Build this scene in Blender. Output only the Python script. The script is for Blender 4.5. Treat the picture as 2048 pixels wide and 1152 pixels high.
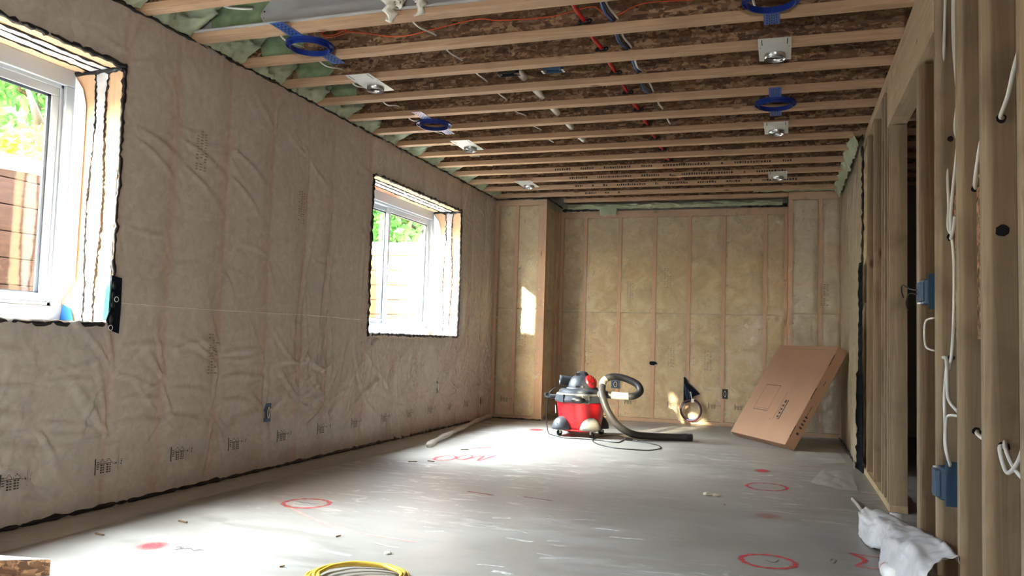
import bpy, math, random
import numpy as np
from mathutils import Vector, Matrix, noise as mn
for o in list(bpy.data.objects): bpy.data.objects.remove(o)
C = bpy.context.scene.collection
random.seed(7); RNG = np.random.RandomState(11)
PI = math.pi

# ------------------------------------------------------------------ camera, light, exposure
sc = bpy.context.scene
sc.view_settings.view_transform = 'Standard'; sc.view_settings.look = 'None'
sc.view_settings.gamma = 1; sc.view_settings.use_curve_mapping = False
sc.view_settings.exposure = 3.28
cam = bpy.data.cameras.new('camera'); camo = bpy.data.objects.new('camera', cam); C.objects.link(camo)
cam.sensor_width = 36; cam.lens = 1619.2*36/2048; cam.clip_start = .02; cam.clip_end = 300
cr = Vector((0.94802848, 0.31673508, 0.03034611)); cu = Vector((-0.0081876, -0.07105718, 0.99743864)); cd = Vector((-0.31808012, 0.9458487, 0.06477093))
camo.matrix_world = Matrix(((cr.x, cu.x, -cd.x, 0), (cr.y, cu.y, -cd.y, 0), (cr.z, cu.z, -cd.z, .859), (0, 0, 0, 1)))
sc.camera = camo
w = bpy.data.worlds.new('sky'); sc.world = w; w.use_nodes = True
wn = w.node_tree.nodes; wl = w.node_tree.links
for n in list(wn): wn.remove(n)
sky = wn.new('ShaderNodeTexSky'); sky.sky_type = 'NISHITA'; sky.sun_disc = False
SUN = Vector((1, 3.2, -.74)).normalized()
sky.sun_elevation = math.asin(-SUN.z) + .3; sky.sun_rotation = math.atan2(-SUN.x, -SUN.y)
sky.altitude = 200; sky.air_density = 1.2; sky.dust_density = 3.0; sky.ozone_density = 1.0
bg = wn.new('ShaderNodeBackground'); bg.inputs['Strength'].default_value = .6
wo = wn.new('ShaderNodeOutputWorld')
wl.new(sky.outputs[0], bg.inputs[0]); wl.new(bg.outputs[0], wo.inputs[0])
sl = bpy.data.lights.new('sun', 'SUN'); sl.energy = 4; sl.angle = math.radians(.6); sl.color = (1, .86, .62)
so = bpy.data.objects.new('sun', sl); C.objects.link(so)
so.rotation_euler = SUN.to_track_quat('-Z', 'Y').to_euler(); so.location = (-20, -30, 20)

# daylight boost: added area lights above each well, aimed into the windows
def daylight_fill(y, e, x=-4.45, z=3.45):
    l = bpy.data.lights.new('daylight_fill', 'AREA'); l.shape = 'RECTANGLE'; l.size = 2.6; l.size_y = 1.5; l.energy = e; l.color = (.90, .96, 1.0); l.spread = math.radians(92)
    o = bpy.data.objects.new('daylight_fill', l); C.objects.link(o); o.location = (x, y, z)
    o.rotation_euler = (Vector((-3.2, y, 1.55))-Vector((x, y, z))).to_track_quat('-Z', 'X').to_euler()
daylight_fill(1.9, 125); daylight_fill(6.57, 165); daylight_fill(-1.5, 60)
# added point light behind the camera, fills the room and left wall
for (x, y) in ((.30, -1.7),):
    l = bpy.data.lights.new('fill_light', 'POINT'); l.energy = 24; l.shadow_soft_size = .12; l.color = (1, .96, .91)
    o = bpy.data.objects.new('fill_light', l); C.objects.link(o); o.location = (x, y, .95)

# ------------------------------------------------------------------ materials
def NT(name):
    m = bpy.data.materials.new(name); m.use_nodes = True; t = m.node_tree
    for n in list(t.nodes): t.nodes.remove(n)
    o = t.nodes.new('ShaderNodeOutputMaterial'); p = t.nodes.new('ShaderNodeBsdfPrincipled'); t.links.new(p.outputs[0], o.inputs[0])
    return m, t, p, o
def lin(c):
    f = lambda v: v/12.92 if v <= .04045 else ((v+.055)/1.055)**2.4
    return tuple(f(v/255) for v in c)+(1,)
def coords(t, scale, rnd=True):
    tc = t.nodes.new('ShaderNodeTexCoord'); mp = t.nodes.new('ShaderNodeMapping'); mp.inputs['Scale'].default_value = scale
    if rnd:
        oi = t.nodes.new('ShaderNodeObjectInfo'); ml = t.nodes.new('ShaderNodeMath'); ml.operation = 'MULTIPLY'; ml.inputs[1].default_value = 37
        ad = t.nodes.new('ShaderNodeVectorMath'); ad.operation = 'ADD'
        t.links.new(oi.outputs['Random'], ml.inputs[0]); t.links.new(tc.outputs['Object'], ad.inputs[0]); t.links.new(ml.outputs[0], ad.inputs[1])
        t.links.new(ad.outputs[0], mp.inputs[0])
    else: t.links.new(tc.outputs['Object'], mp.inputs[0])
    return mp.outputs[0]
def noise(t, vec, scale=1, detail=4, dist=0, rough=.55):
    n = t.nodes.new('ShaderNodeTexNoise'); n.inputs['Scale'].default_value = scale; n.inputs['Detail'].default_value = detail
    n.inputs['Distortion'].default_value = dist; n.inputs['Roughness'].default_value = rough; t.links.new(vec, n.inputs['Vector']); return n.outputs[0]
def ramp(t, fac, stops):
    r = t.nodes.new('ShaderNodeValToRGB'); e = r.color_ramp.elements
    while len(e) < len(stops): e.new(.5)
    for k, (p, c) in enumerate(stops): e[k].position = p; e[k].color = c if len(c) == 4 else lin(c)
    t.links.new(fac, r.inputs[0]); return r.outputs[0]
def mixc(t, fac, a, b, mode='MIX'):
    m = t.nodes.new('ShaderNodeMix'); m.data_type = 'RGBA'; m.blend_type = mode
    for s, v in ((m.inputs[0], fac), (m.inputs[6], a), (m.inputs[7], b)):
        if hasattr(v, 'is_output'): t.links.new(v, s)
        else: s.default_value = v
    return m.outputs[2]
def bump(t, p, h, strength=.3, dist=.01):
    b = t.nodes.new('ShaderNodeBump'); b.inputs['Strength'].default_value = strength; b.inputs['Distance'].default_value = dist
    t.links.new(h, b.inputs['Height']); t.links.new(b.outputs[0], p.inputs['Normal'])
def plain(name, c, rough=.5, metal=0, var=.12, nscale=12, bmp=0, spec=.5, coat=0):
    m, t, p, o = NT(name); v = coords(t, (1, 1, 1)); n = noise(t, v, nscale, 4)
    a = lin(c); k = lambda f: tuple(min(1, x*f) for x in a[:3])+(1,)
    t.links.new(ramp(t, n, [(.3, k(1-var)), (.7, k(1+var))]), p.inputs['Base Color'])
    p.inputs['Roughness'].default_value = rough; p.inputs['Metallic'].default_value = metal; p.inputs['Specular IOR Level'].default_value = spec
    p.inputs['Coat Weight'].default_value = coat
    if bmp: bump(t, p, n, bmp, .004)
    return m
def wood(name, c1, c2, axis, rough=.75, stain=.25, knots=True, gs=26, sc3=(70, 52, 38)):
    m, t, p, o = NT(name); s = [gs, gs, gs]; s[axis] = 1.1
    v = coords(t, tuple(s)); n = noise(t, v, 1, 5, 1.2)
    col = ramp(t, n, [(.25, c1), (.5, tuple((a+b)/2 for a, b in zip(c1, c2))), (.62, c1), (.85, c2)])
    v2 = coords(t, (1, 1, 1)); n2 = noise(t, v2, 3.5, 5)
    col = mixc(t, ramp(t, n2, [(.52, (0, 0, 0, 1)), (.75, (stain, stain, stain, 1))]), col, lin(sc3))
    if knots:
        s2 = [5, 5, 5]; s2[axis] = 2.2
        vo = t.nodes.new('ShaderNodeTexVoronoi'); t.links.new(coords(t, tuple(s2)), vo.inputs['Vector']); vo.inputs['Scale'].default_value = 1
        col = mixc(t, ramp(t, vo.outputs[0], [(.04, (.75, .75, .75, 1)), (.10, (0, 0, 0, 1))]), col, lin((74, 46, 26)))
    t.links.new(col, p.inputs['Base Color']); p.inputs['Roughness'].default_value = rough; bump(t, p, n, .25, .002)
    return m
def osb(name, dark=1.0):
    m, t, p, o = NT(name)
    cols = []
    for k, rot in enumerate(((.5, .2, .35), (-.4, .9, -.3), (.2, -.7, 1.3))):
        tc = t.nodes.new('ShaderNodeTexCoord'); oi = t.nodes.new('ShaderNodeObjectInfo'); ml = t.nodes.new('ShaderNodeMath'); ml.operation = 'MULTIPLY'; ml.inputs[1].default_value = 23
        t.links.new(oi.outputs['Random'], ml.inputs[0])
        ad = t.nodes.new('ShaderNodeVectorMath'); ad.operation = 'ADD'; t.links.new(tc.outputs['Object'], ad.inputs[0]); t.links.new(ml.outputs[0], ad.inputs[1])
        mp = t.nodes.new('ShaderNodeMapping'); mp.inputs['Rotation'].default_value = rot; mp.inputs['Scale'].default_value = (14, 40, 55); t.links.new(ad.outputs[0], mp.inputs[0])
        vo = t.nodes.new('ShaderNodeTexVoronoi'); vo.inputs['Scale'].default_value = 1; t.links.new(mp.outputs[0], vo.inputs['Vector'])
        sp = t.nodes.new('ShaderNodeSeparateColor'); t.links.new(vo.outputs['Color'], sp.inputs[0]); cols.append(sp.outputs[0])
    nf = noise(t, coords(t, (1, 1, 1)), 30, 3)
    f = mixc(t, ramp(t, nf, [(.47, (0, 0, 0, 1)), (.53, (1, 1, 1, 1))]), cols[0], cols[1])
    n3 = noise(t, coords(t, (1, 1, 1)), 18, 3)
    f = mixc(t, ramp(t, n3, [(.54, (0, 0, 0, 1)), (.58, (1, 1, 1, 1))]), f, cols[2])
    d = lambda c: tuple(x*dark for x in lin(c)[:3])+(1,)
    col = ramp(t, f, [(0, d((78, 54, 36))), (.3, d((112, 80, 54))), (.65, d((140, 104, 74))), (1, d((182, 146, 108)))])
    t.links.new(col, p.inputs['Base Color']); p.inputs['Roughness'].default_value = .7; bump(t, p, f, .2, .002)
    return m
def poly_mat(name, fac, tint=(206, 196, 182), rough=.34):
    m, t, p, o = NT(name); v = coords(t, (1, 1, 1), False); n = noise(t, v, 14, 5, 1.5)
    a = lin(tint); k = lambda f: tuple(x*f for x in a[:3])+(1,)
    t.links.new(ramp(t, n, [(.3, k(.86)), (.7, k(1.08))]), p.inputs['Base Color']); p.inputs['Roughness'].default_value = rough
    p.inputs['Specular IOR Level'].default_value = .6
    bump(t, p, n, .18, .006)
    tr = t.nodes.new('ShaderNodeBsdfTransparent'); tr.inputs[0].default_value = (1, .985, .95, 1)
    mx = t.nodes.new('ShaderNodeMixShader'); mx.inputs[0].default_value = fac
    t.links.new(tr.outputs[0], mx.inputs[1]); t.links.new(p.outputs[0], mx.inputs[2]); t.links.new(mx.outputs[0], o.inputs[0])
    return m
def glass_mat(name):
    m, t, p, o = NT(name); t.nodes.remove(p)
    tr = t.nodes.new('ShaderNodeBsdfTransparent'); tr.inputs[0].default_value = (.93, .95, .95, 1)
    g = t.nodes.new('ShaderNodeBsdfGlossy'); g.inputs['Roughness'].default_value = .02
    df = t.nodes.new('ShaderNodeBsdfDiffuse'); df.inputs[0].default_value = (.8, .78, .74, 1)
    lw = t.nodes.new('ShaderNodeLayerWeight'); lw.inputs[0].default_value = .5
    pw = t.nodes.new('ShaderNodeMath'); pw.operation = 'POWER'; pw.inputs[1].default_value = 4.5; t.links.new(lw.outputs['Facing'], pw.inputs[0])
    fr = t.nodes.new('ShaderNodeMath'); fr.operation = 'MULTIPLY_ADD'; fr.inputs[1].default_value = .7; fr.inputs[2].default_value = .05; t.links.new(pw.outputs[0], fr.inputs[0])
    mx = t.nodes.new('ShaderNodeMixShader'); t.links.new(fr.outputs[0], mx.inputs[0]); t.links.new(tr.outputs[0], mx.inputs[1]); t.links.new(g.outputs[0], mx.inputs[2])
    v = coords(t, (1, 1, 1)); n = noise(t, v, 60, 4); d = ramp(t, n, [(.5, (.0, .0, .0, 1)), (.8, (.035, .035, .035, 1))])
    m2 = t.nodes.new('ShaderNodeMixShader'); t.links.new(d, m2.inputs[0]); t.links.new(mx.outputs[0], m2.inputs[1]); t.links.new(df.outputs[0], m2.inputs[2])
    t.links.new(m2.outputs[0], o.inputs[0]); return m
def paint_mat(name, c):
    m, t, p, o = NT(name); p.inputs['Base Color'].default_value = lin(c); p.inputs['Roughness'].default_value = .8
    at = t.nodes.new('ShaderNodeAttribute'); at.attribute_name = 'alpha'
    n = noise(t, coords(t, (1, 1, 1)), 55, 4)
    ml = t.nodes.new('ShaderNodeMath'); ml.operation = 'MULTIPLY'; t.links.new(at.outputs['Fac'], ml.inputs[0])
    t.links.new(ramp(t, n, [(.3, (.45, .45, .45, 1)), (.6, (1, 1, 1, 1))]), ml.inputs[1])
    tr = t.nodes.new('ShaderNodeBsdfTransparent'); mx = t.nodes.new('ShaderNodeMixShader')
    t.links.new(ml.outputs[0], mx.inputs[0]); t.links.new(tr.outputs[0], mx.inputs[1]); t.links.new(p.outputs[0], mx.inputs[2]); t.links.new(mx.outputs[0], o.inputs[0])
    return m
def concrete():
    m, t, p, o = NT('concrete'); v = coords(t, (1, 1, 1), False)
    n1 = noise(t, v, .9, 6, .6); n2 = noise(t, coords(t, (1.3, 6, 1), False), 1.6, 8, .8, .7); n3 = noise(t, v, 45, 5)
    col = ramp(t, n1, [(.3, (126, 123, 117)), (.5, (143, 140, 134)), (.7, (155, 153, 148))])
    col = mixc(t, ramp(t, n2, [(.42, (.32, .32, .32, 1)), (.55, (0, 0, 0, 1))]), col, lin((112, 107, 100)))
    # plaster smears: pale broken streaks, mostly in a band on the slab
    n4 = noise(t, coords(t, (2.2, 7, 1), False), 1.5, 9, 1.2, .75)
    msk = ramp(t, n4, [(.55, (0, 0, 0, 1)), (.60, (.85, .85, .85, 1))])
    n5 = noise(t, v, .55, 2)
    msk = mixc(t, 1.0, msk, ramp(t, n5, [(.45, (0, 0, 0, 1)), (.58, (1, 1, 1, 1))]), 'MULTIPLY')
    col = mixc(t, msk, col, lin((190, 189, 183)))
    n6 = noise(t, v, 190, 2); col = mixc(t, ramp(t, n6, [(.70, (0, 0, 0, 1)), (.76, (.5, .5, .5, 1))]), col, lin((108, 102, 94)))
    t.links.new(col, p.inputs['Base Color'])
    t.links.new(ramp(t, n2, [(.35, (.34, .34, .34, 1)), (.7, (.62, .62, .62, 1))]), p.inputs['Roughness'])
    bump(t, p, n3, .12, .003); return m
def batt_mat(name, a, b, c):
    m, t, p, o = NT(name); v = coords(t, (1, 1, 1)); n = noise(t, v, 5, 6, 1.2); n2 = noise(t, coords(t, (1, 1, 1)), 38, 5)
    col = ramp(t, n, [(.3, a), (.5, b), (.72, c)]); col = mixc(t, .25, col, ramp(t, n2, [(.3, (150, 128, 92)), (.7, (236, 222, 190))]), 'MULTIPLY')
    t.links.new(col, p.inputs['Base Color']); p.inputs['Roughness'].default_value = 1; p.inputs['Specular IOR Level'].default_value = .1; bump(t, p, n2, .5, .01); return m
M = {}
M['pine_x'] = wood('pine_joist', (192, 158, 124), (160, 124, 94), 0, sc3=(104, 66, 50))
M['pine_z'] = wood('pine_stud', (160, 142, 114), (130, 110, 84), 2, stain=.6)
M['pine_y'] = wood('pine_plate', (190, 168, 134), (164, 140, 106), 1, stain=.3)
M['studpink'] = wood('spruce_stud', (206, 156, 118), (184, 132, 94), 2, stain=.1)
M['platepink'] = wood('spruce_plate', (196, 148, 112), (174, 126, 90), 0, stain=.15)
M['platepinky'] = wood('spruce_plate_long', (196, 148, 112), (174, 126, 90), 1, stain=.15)
M['jambwood'] = wood('jamb_wood', (226, 188, 150), (206, 164, 122), 2, stain=.1)
M['bark'] = wood('bark_edge', (128, 104, 74), (84, 64, 44), 2, gs=60, stain=.9, sc3=(60, 44, 32))
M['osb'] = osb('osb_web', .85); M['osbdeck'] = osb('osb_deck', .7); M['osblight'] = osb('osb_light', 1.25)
M['steel'] = plain('primed_steel', (176, 176, 174), .55, 0, .05, 4)
M['splat'] = plain('red_primer', (96, 34, 26), .7)
M['foam'] = plain('green_foam', (160, 167, 138), .85, 0, .16, 9, .8)
M['overspray'] = plain('green_overspray', (128, 146, 108), .9, 0, .25, 14)
M['poly'] = poly_mat('poly_sheet', .46, (228, 222, 213), .2); M['polyb'] = poly_mat('poly_sheet_back', .36, (220, 208, 182), .2)
M['polyr'] = poly_mat('poly_sheet_right', .60, (200, 188, 164), .4)
M['polyfloor'] = poly_mat('poly_sheet_floor', .42, (216, 212, 204), .35)
M['polybag'] = poly_mat('poly_offcut', .78, (226, 226, 226), .3)
M['battl'] = batt_mat('batt_left', (188, 174, 156), (206, 194, 178), (222, 212, 198))
M['battb'] = batt_mat('batt_back', (190, 168, 126), (210, 190, 150), (226, 210, 174))
M['black'] = plain('black_sealant', (16, 17, 20), .45)
M['inkf'] = plain('faded_ink', (112, 98, 82), .7)
M['ink'] = plain('printed_ink', (52, 46, 42), .7)
M['navy'] = plain('navy_membrane', (7, 16, 27), .8, 0, .5, 40, .6, .15)
M['teal'] = plain('teal_tape', (8, 84, 70), .4); M['cyan'] = plain('blue_tape', (16, 84, 150), .45)
M['vinyl'] = plain('white_vinyl', (172, 178, 182), .35, 0, .02)
M['gasket'] = plain('dark_gasket', (70, 84, 96), .4)
M['glass'] = glass_mat('window_glass')
M['conc'] = concrete()
M['concwall'] = plain('foundation_concrete', (150, 146, 138), .9, 0, .1, 6, .3)
M['timber'] = wood('well_timber', (94, 68, 54), (70, 50, 40), 1, gs=30, stain=.35); M['timberx'] = wood('well_timber_side', (160, 122, 78), (134, 98, 60), 0, gs=30, stain=.15)  # side boards paler: their sunlit look is put into the colour
M['bluep'] = plain('blue_plastic', (18, 44, 122), .35, 0, .06); M['bluelt'] = plain('blue_strap', (46, 82, 150), .35, 0, .06)
M['hole'] = plain('dark_slot', (12, 14, 22), .9)
M['galv'] = plain('painted_plate', (206, 206, 196), .4, .1, .04); M['can'] = plain('zinc_collar', (190, 192, 190), .25, .9, .06)
M['nm'] = plain('white_cable', (224, 220, 210), .45, 0, .05); M['pex'] = plain('red_pipe', (190, 24, 22), .35)
M['bluecable'] = plain('blue_cable', (30, 74, 130), .4); M['bcable'] = plain('black_cable', (20, 20, 22), .4)
M['orange'] = plain('orange_wire', (226, 84, 34), .5); M['pvc'] = plain('pvc_pipe', (226, 218, 204), .35, 0, .03)
M['boxblue'] = plain('box_blue', (46, 78, 104), .4, 0, .08)
M['red'] = plain('red_drum', (206, 26, 34), .32, 0, .06, 3, 0, .5, .3)
M['gray'] = plain('charcoal_plastic', (56, 59, 64), .5, 0, .12, 20); M['dust'] = plain('dusty_plastic', (122, 118, 106), .8, 0, .2, 14)
M['hoseb'] = plain('hose_rubber', (50, 48, 46), .5, 0, .15, 20); M['hosepale'] = plain('hose_pale', (158, 152, 136), .7, 0, .2, 20)
M['blackp'] = plain('black_plastic', (22, 22, 24), .4); M['label'] = plain('white_label', (236, 236, 232), .5, 0, .02)
M['card'] = plain('cardboard', (168, 130, 104), .8, 0, .05, 5); M['cardd'] = plain('cardboard_edge', (152, 116, 88), .85, 0, .06, 8)
M['yellow'] = plain('yellow_cord', (196, 164, 58), .45, 0, .1)
M['paint'] = paint_mat('red_spray_paint', (196, 52, 58)); M['pinkline'] = paint_mat('pink_chalk', (214, 160, 150))
M['fluff'] = plain('white_fibre', (226, 222, 206), 1, 0, .12, 30, .8)
M['wrapw'] = plain('white_house_wrap', (236, 238, 240), .5, 0, .04)
M['bark2'] = wood('tree_bark', (96, 80, 62), (64, 52, 40), 2, stain=.3, knots=False)
M['soil'] = plain('outdoor_soil', (116, 106, 84), 1, 0, .2, 4)
M['rubble'] = plain('rubble', (170, 164, 150), .9, 0, .2, 40)
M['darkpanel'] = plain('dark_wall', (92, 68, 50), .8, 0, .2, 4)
M['plaster'] = paint_mat('plaster_smear', (206, 206, 200))
M['marker'] = plain('pencil_mark', (70, 70, 74), .8)
def leafmat(name, a, b):
    m, t, p, o = NT(name); v = coords(t, (1, 1, 1)); n = noise(t, v, 2.5, 4)
    col = ramp(t, n, [(.3, a), (.7, b)]); t.links.new(col, p.inputs['Base Color']); p.inputs['Roughness'].default_value = .6
    tl = t.nodes.new('ShaderNodeBsdfTranslucent'); t.links.new(col, tl.inputs[0]); mx = t.nodes.new('ShaderNodeMixShader'); mx.inputs[0].default_value = .4
    t.links.new(p.outputs[0], mx.inputs[1]); t.links.new(tl.outputs[0], mx.inputs[2]); t.links.new(mx.outputs[0], o.inputs[0]); return m
M['leafa'] = leafmat('leaf_green', (72, 128, 60), (120, 176, 88)); M['leafb'] = leafmat('leaf_yellow', (140, 160, 60), (196, 200, 90))

# ------------------------------------------------------------------ geometry helpers
class MB:
    def __init__(s): s.v = []; s.f = []
    def add(s, vs, fs):
        n = len(s.v); s.v += [tuple(v) for v in vs]; s.f += [tuple(i+n for i in f) for f in fs]; return s
    def box(s, x0, x1, y0, y1, z0, z1):
        return s.add([(x0, y0, z0), (x1, y0, z0), (x1, y1, z0), (x0, y1, z0), (x0, y0, z1), (x1, y0, z1), (x1, y1, z1), (x0, y1, z1)],
                     [(0, 3, 2, 1), (4, 5, 6, 7), (0, 1, 5, 4), (1, 2, 6, 5), (2, 3, 7, 6), (3, 0, 4, 7)])
    def obox(s, o, a, b, c):
        o, a, b, c = map(Vector, (o, a, b, c)); P = [o, o+a, o+a+b, o+b, o+c, o+a+c, o+a+b+c, o+b+c]
        return s.add(P, [(0, 3, 2, 1), (4, 5, 6, 7), (0, 1, 5, 4), (1, 2, 6, 5), (2, 3, 7, 6), (3, 0, 4, 7)])
    def tube(s, pts, r, n=10, closed=False, cap=True, flat=1.0):
        P = [Vector(p) for p in pts]; N = len(P); rr = r if hasattr(r, '__len__') else [r]*N
        up = Vector((0, 0, 1)); base = len(s.v); prev = None
        for i, p in enumerate(P):
            if closed: d = P[(i+1) % N]-P[i-1]
            else: d = P[min(i+1, N-1)]-P[max(i-1, 0)]
            d.normalize()
            if prev is None:
                a = d.cross(up)
                if a.length < .1: a = d.cross(Vector((1, 0, 0)))
            else: a = prev-d*prev.dot(d)
            if a.length < 1e-5: a = d.orthogonal()
            a.normalize(); b = d.cross(a); prev = a
            for k in range(n):
                t = 2*PI*k/n; s.v.append(tuple(p+(a*math.cos(t)+b*math.sin(t)*flat)*rr[i]))
        for i in range(N if closed else N-1):
            for k in range(n):
                a0 = base+i*n; b0 = base+((i+1) % N)*n
                s.f.append((a0+k, a0+(k+1) % n, b0+(k+1) % n, b0+k))
        if cap and not closed:
            s.f.append(tuple(base+k for k in range(n))[::-1]); s.f.append(tuple(base+(N-1)*n+k for k in range(n)))
        return s
    def lathe(s, prof, c=(0, 0, 0), n=40, axis=(0, 0, 1), sq=0, ph=0, cap=True):
        ax = Vector(axis).normalized(); a = ax.orthogonal().normalized() if abs(ax.z) < .99 else Vector((1, 0, 0)); b = ax.cross(a); c = Vector(c); base = len(s.v)
        for (r, h) in prof:
            for k in range(n):
                t = 2*PI*k/n; q = r
                if sq: q = r*(1+sq*(1/max(abs(math.cos(t+ph)), abs(math.sin(t+ph)))-1))
                s.v.append(tuple(c+ax*h+(a*math.cos(t)+b*math.sin(t))*q))
        for i in range(len(prof)-1):
            for k in range(n):
                s.f.append((base+i*n+k, base+i*n+(k+1) % n, base+(i+1)*n+(k+1) % n, base+(i+1)*n+k))
        if cap:
            s.f.append(tuple(base+k for k in range(n))[::-1]); s.f.append(tuple(base+(len(prof)-1)*n+k for k in range(n)))
        return s
    def prism(s, pts, d):
        n = len(pts); d = Vector(d); P = [Vector(p) for p in pts]
        return s.add(P+[p+d for p in P], [tuple(range(n))[::-1], tuple(range(n, 2*n))]+[(i, (i+1) % n, n+(i+1) % n, n+i) for i in range(n)])
    def grid(s, G):
        G = np.asarray(G); a, b = G.shape[:2]; base = len(s.v); s.v += [tuple(x) for x in G.reshape(-1, 3)]
        for i in range(a-1):
            for j in range(b-1): q = base+i*b+j; s.f.append((q, q+1, q+b+1, q+b))
        return s
    def ball(s, c, r, n=14, squash=(1, 1, 1), z0=-1):
        base = len(s.v); m = n//2
        for i in range(m+1):
            ph = -PI/2+PI*i/m; zz = max(math.sin(ph), z0)
            for k in range(n): t = 2*PI*k/n; s.v.append((c[0]+r*squash[0]*math.cos(ph)*math.cos(t), c[1]+r*squash[1]*math.cos(ph)*math.sin(t), c[2]+r*squash[2]*zz))
        for i in range(m):
            for k in range(n): s.f.append((base+i*n+k, base+i*n+(k+1) % n, base+(i+1)*n+(k+1) % n, base+(i+1)*n+k))
        return s
def wloc(o):
    l = Vector((0, 0, 0))
    while o: l += o.location; o = o.parent
    return l
def obj(name, mb, mat, parent=None, smooth=False, bevel=0, attr=None):
    me = bpy.data.meshes.new(name); V = np.array(mb.v, dtype=float)
    if parent is None:
        mnv, mx = V.min(0), V.max(0); org = np.array([(mnv[0]+mx[0])/2, (mnv[1]+mx[1])/2, mnv[2]])
    else: org = np.array(wloc(parent))
    me.from_pydata((V-org).tolist(), [], mb.f); me.update()
    if smooth: me.polygons.foreach_set('use_smooth', [True]*len(me.polygons))
    if attr is not None:
        a = me.attributes.new('alpha', 'FLOAT', 'POINT'); a.data.foreach_set('value', attr)
    me.materials.append(M[mat]); o = bpy.data.objects.new(name, me); C.objects.link(o)
    if parent is None: o.location = org
    else: o.parent = parent
    if bevel:
        b = o.modifiers.new('bevel', 'BEVEL'); b.width = bevel; b.segments = 2; b.limit_method = 'ANGLE'
    return o
def tag(o, label, cat, group=None, kind=None):
    o['label'] = label; o['category'] = cat
    if group: o['group'] = group
    if kind: o['kind'] = kind
    return o
def thing(name, loc, label, cat, group=None):
    o = bpy.data.objects.new(name, None); C.objects.link(o); o.location = loc; o.empty_display_size = .1
    return tag(o, label, cat, group)
def struct_root(name, loc=(0, 0, 0)):
    o = bpy.data.objects.new(name, None); C.objects.link(o); o.location = loc; o['kind'] = 'structure'; return o
def struct(name, mb, mat, **k):
    o = obj(name, mb, mat, **k); o['kind'] = 'structure'; return o
def spline(pts, n=8, closed=False):
    P = [Vector(p) for p in pts]; out = []; N = len(P)
    rng = range(N) if closed else range(N-1)
    for i in rng:
        if closed: a, b, c, d = P[i-1], P[i], P[(i+1) % N], P[(i+2) % N]
        else: a, b, c, d = P[max(i-1, 0)], P[i], P[i+1], P[min(i+2, N-1)]
        for k in range(n):
            t = k/n; out.append(.5*((2*b)+(c-a)*t+(2*a-5*b+4*c-d)*t*t+(3*b-a-3*c+d)*t**3))
    if not closed: out.append(P[-1])
    return out
def jitter(pts, amp, seed=0):
    r = random.Random(seed); return [Vector(p)+Vector((r.uniform(-amp, amp), r.uniform(-amp, amp), r.uniform(-amp, amp))) for p in pts]
def lineup(a, b, step):
    a, b = Vector(a), Vector(b); n = max(2, int((b-a).length/step)); return [a.lerp(b, i/n) for i in range(n+1)]
def bead(name, segs, r, parent, mat='black', seed=1, step=.03, amp=.004, lo=.55):
    mb = MB(); rd = random.Random(seed)
    for a, b in segs:
        P = lineup(a, b, step); J = jitter(P, amp, seed); seed += 1
        mb.tube(J, [r*rd.uniform(lo, 1.5) for _ in J], 6)
    return obj(name, mb, mat, parent, smooth=True)

# ------------------------------------------------------------------ room figures
L = -3.087; HC = 2.449; YC = 8.53; YB = 9.144; XR = .55; XCH = -2.491; YS = 8.60; XS = .045; TOP = 2.70
ORD = ['first', 'second', 'third', 'fourth', 'fifth', 'sixth', 'seventh', 'eighth', 'ninth', 'tenth', 'eleventh', 'twelfth', 'thirteenth', 'fourteenth', 'fifteenth']
WIN = [(.25, 3.081), (5.653, 7.489)]; WZ = (.884, 2.137)
YJ = lambda k: 4.0225+.4064*(k-1)

# floor
def gridbox(x0, x1, y0, y1, z): return MB().add([(x0, y0, z), (x1, y0, z), (x1, y1, z), (x0, y1, z)], [(0, 1, 2, 3)])
fl = struct('floor', MB().box(-3.46, 3.0, -2.6, 9.5, -.12, 0), 'conc')
ce = struct('ceiling', MB().box(-3.46, 3.0, -2.6, 9.5, TOP, TOP+.02), 'osbdeck')

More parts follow.
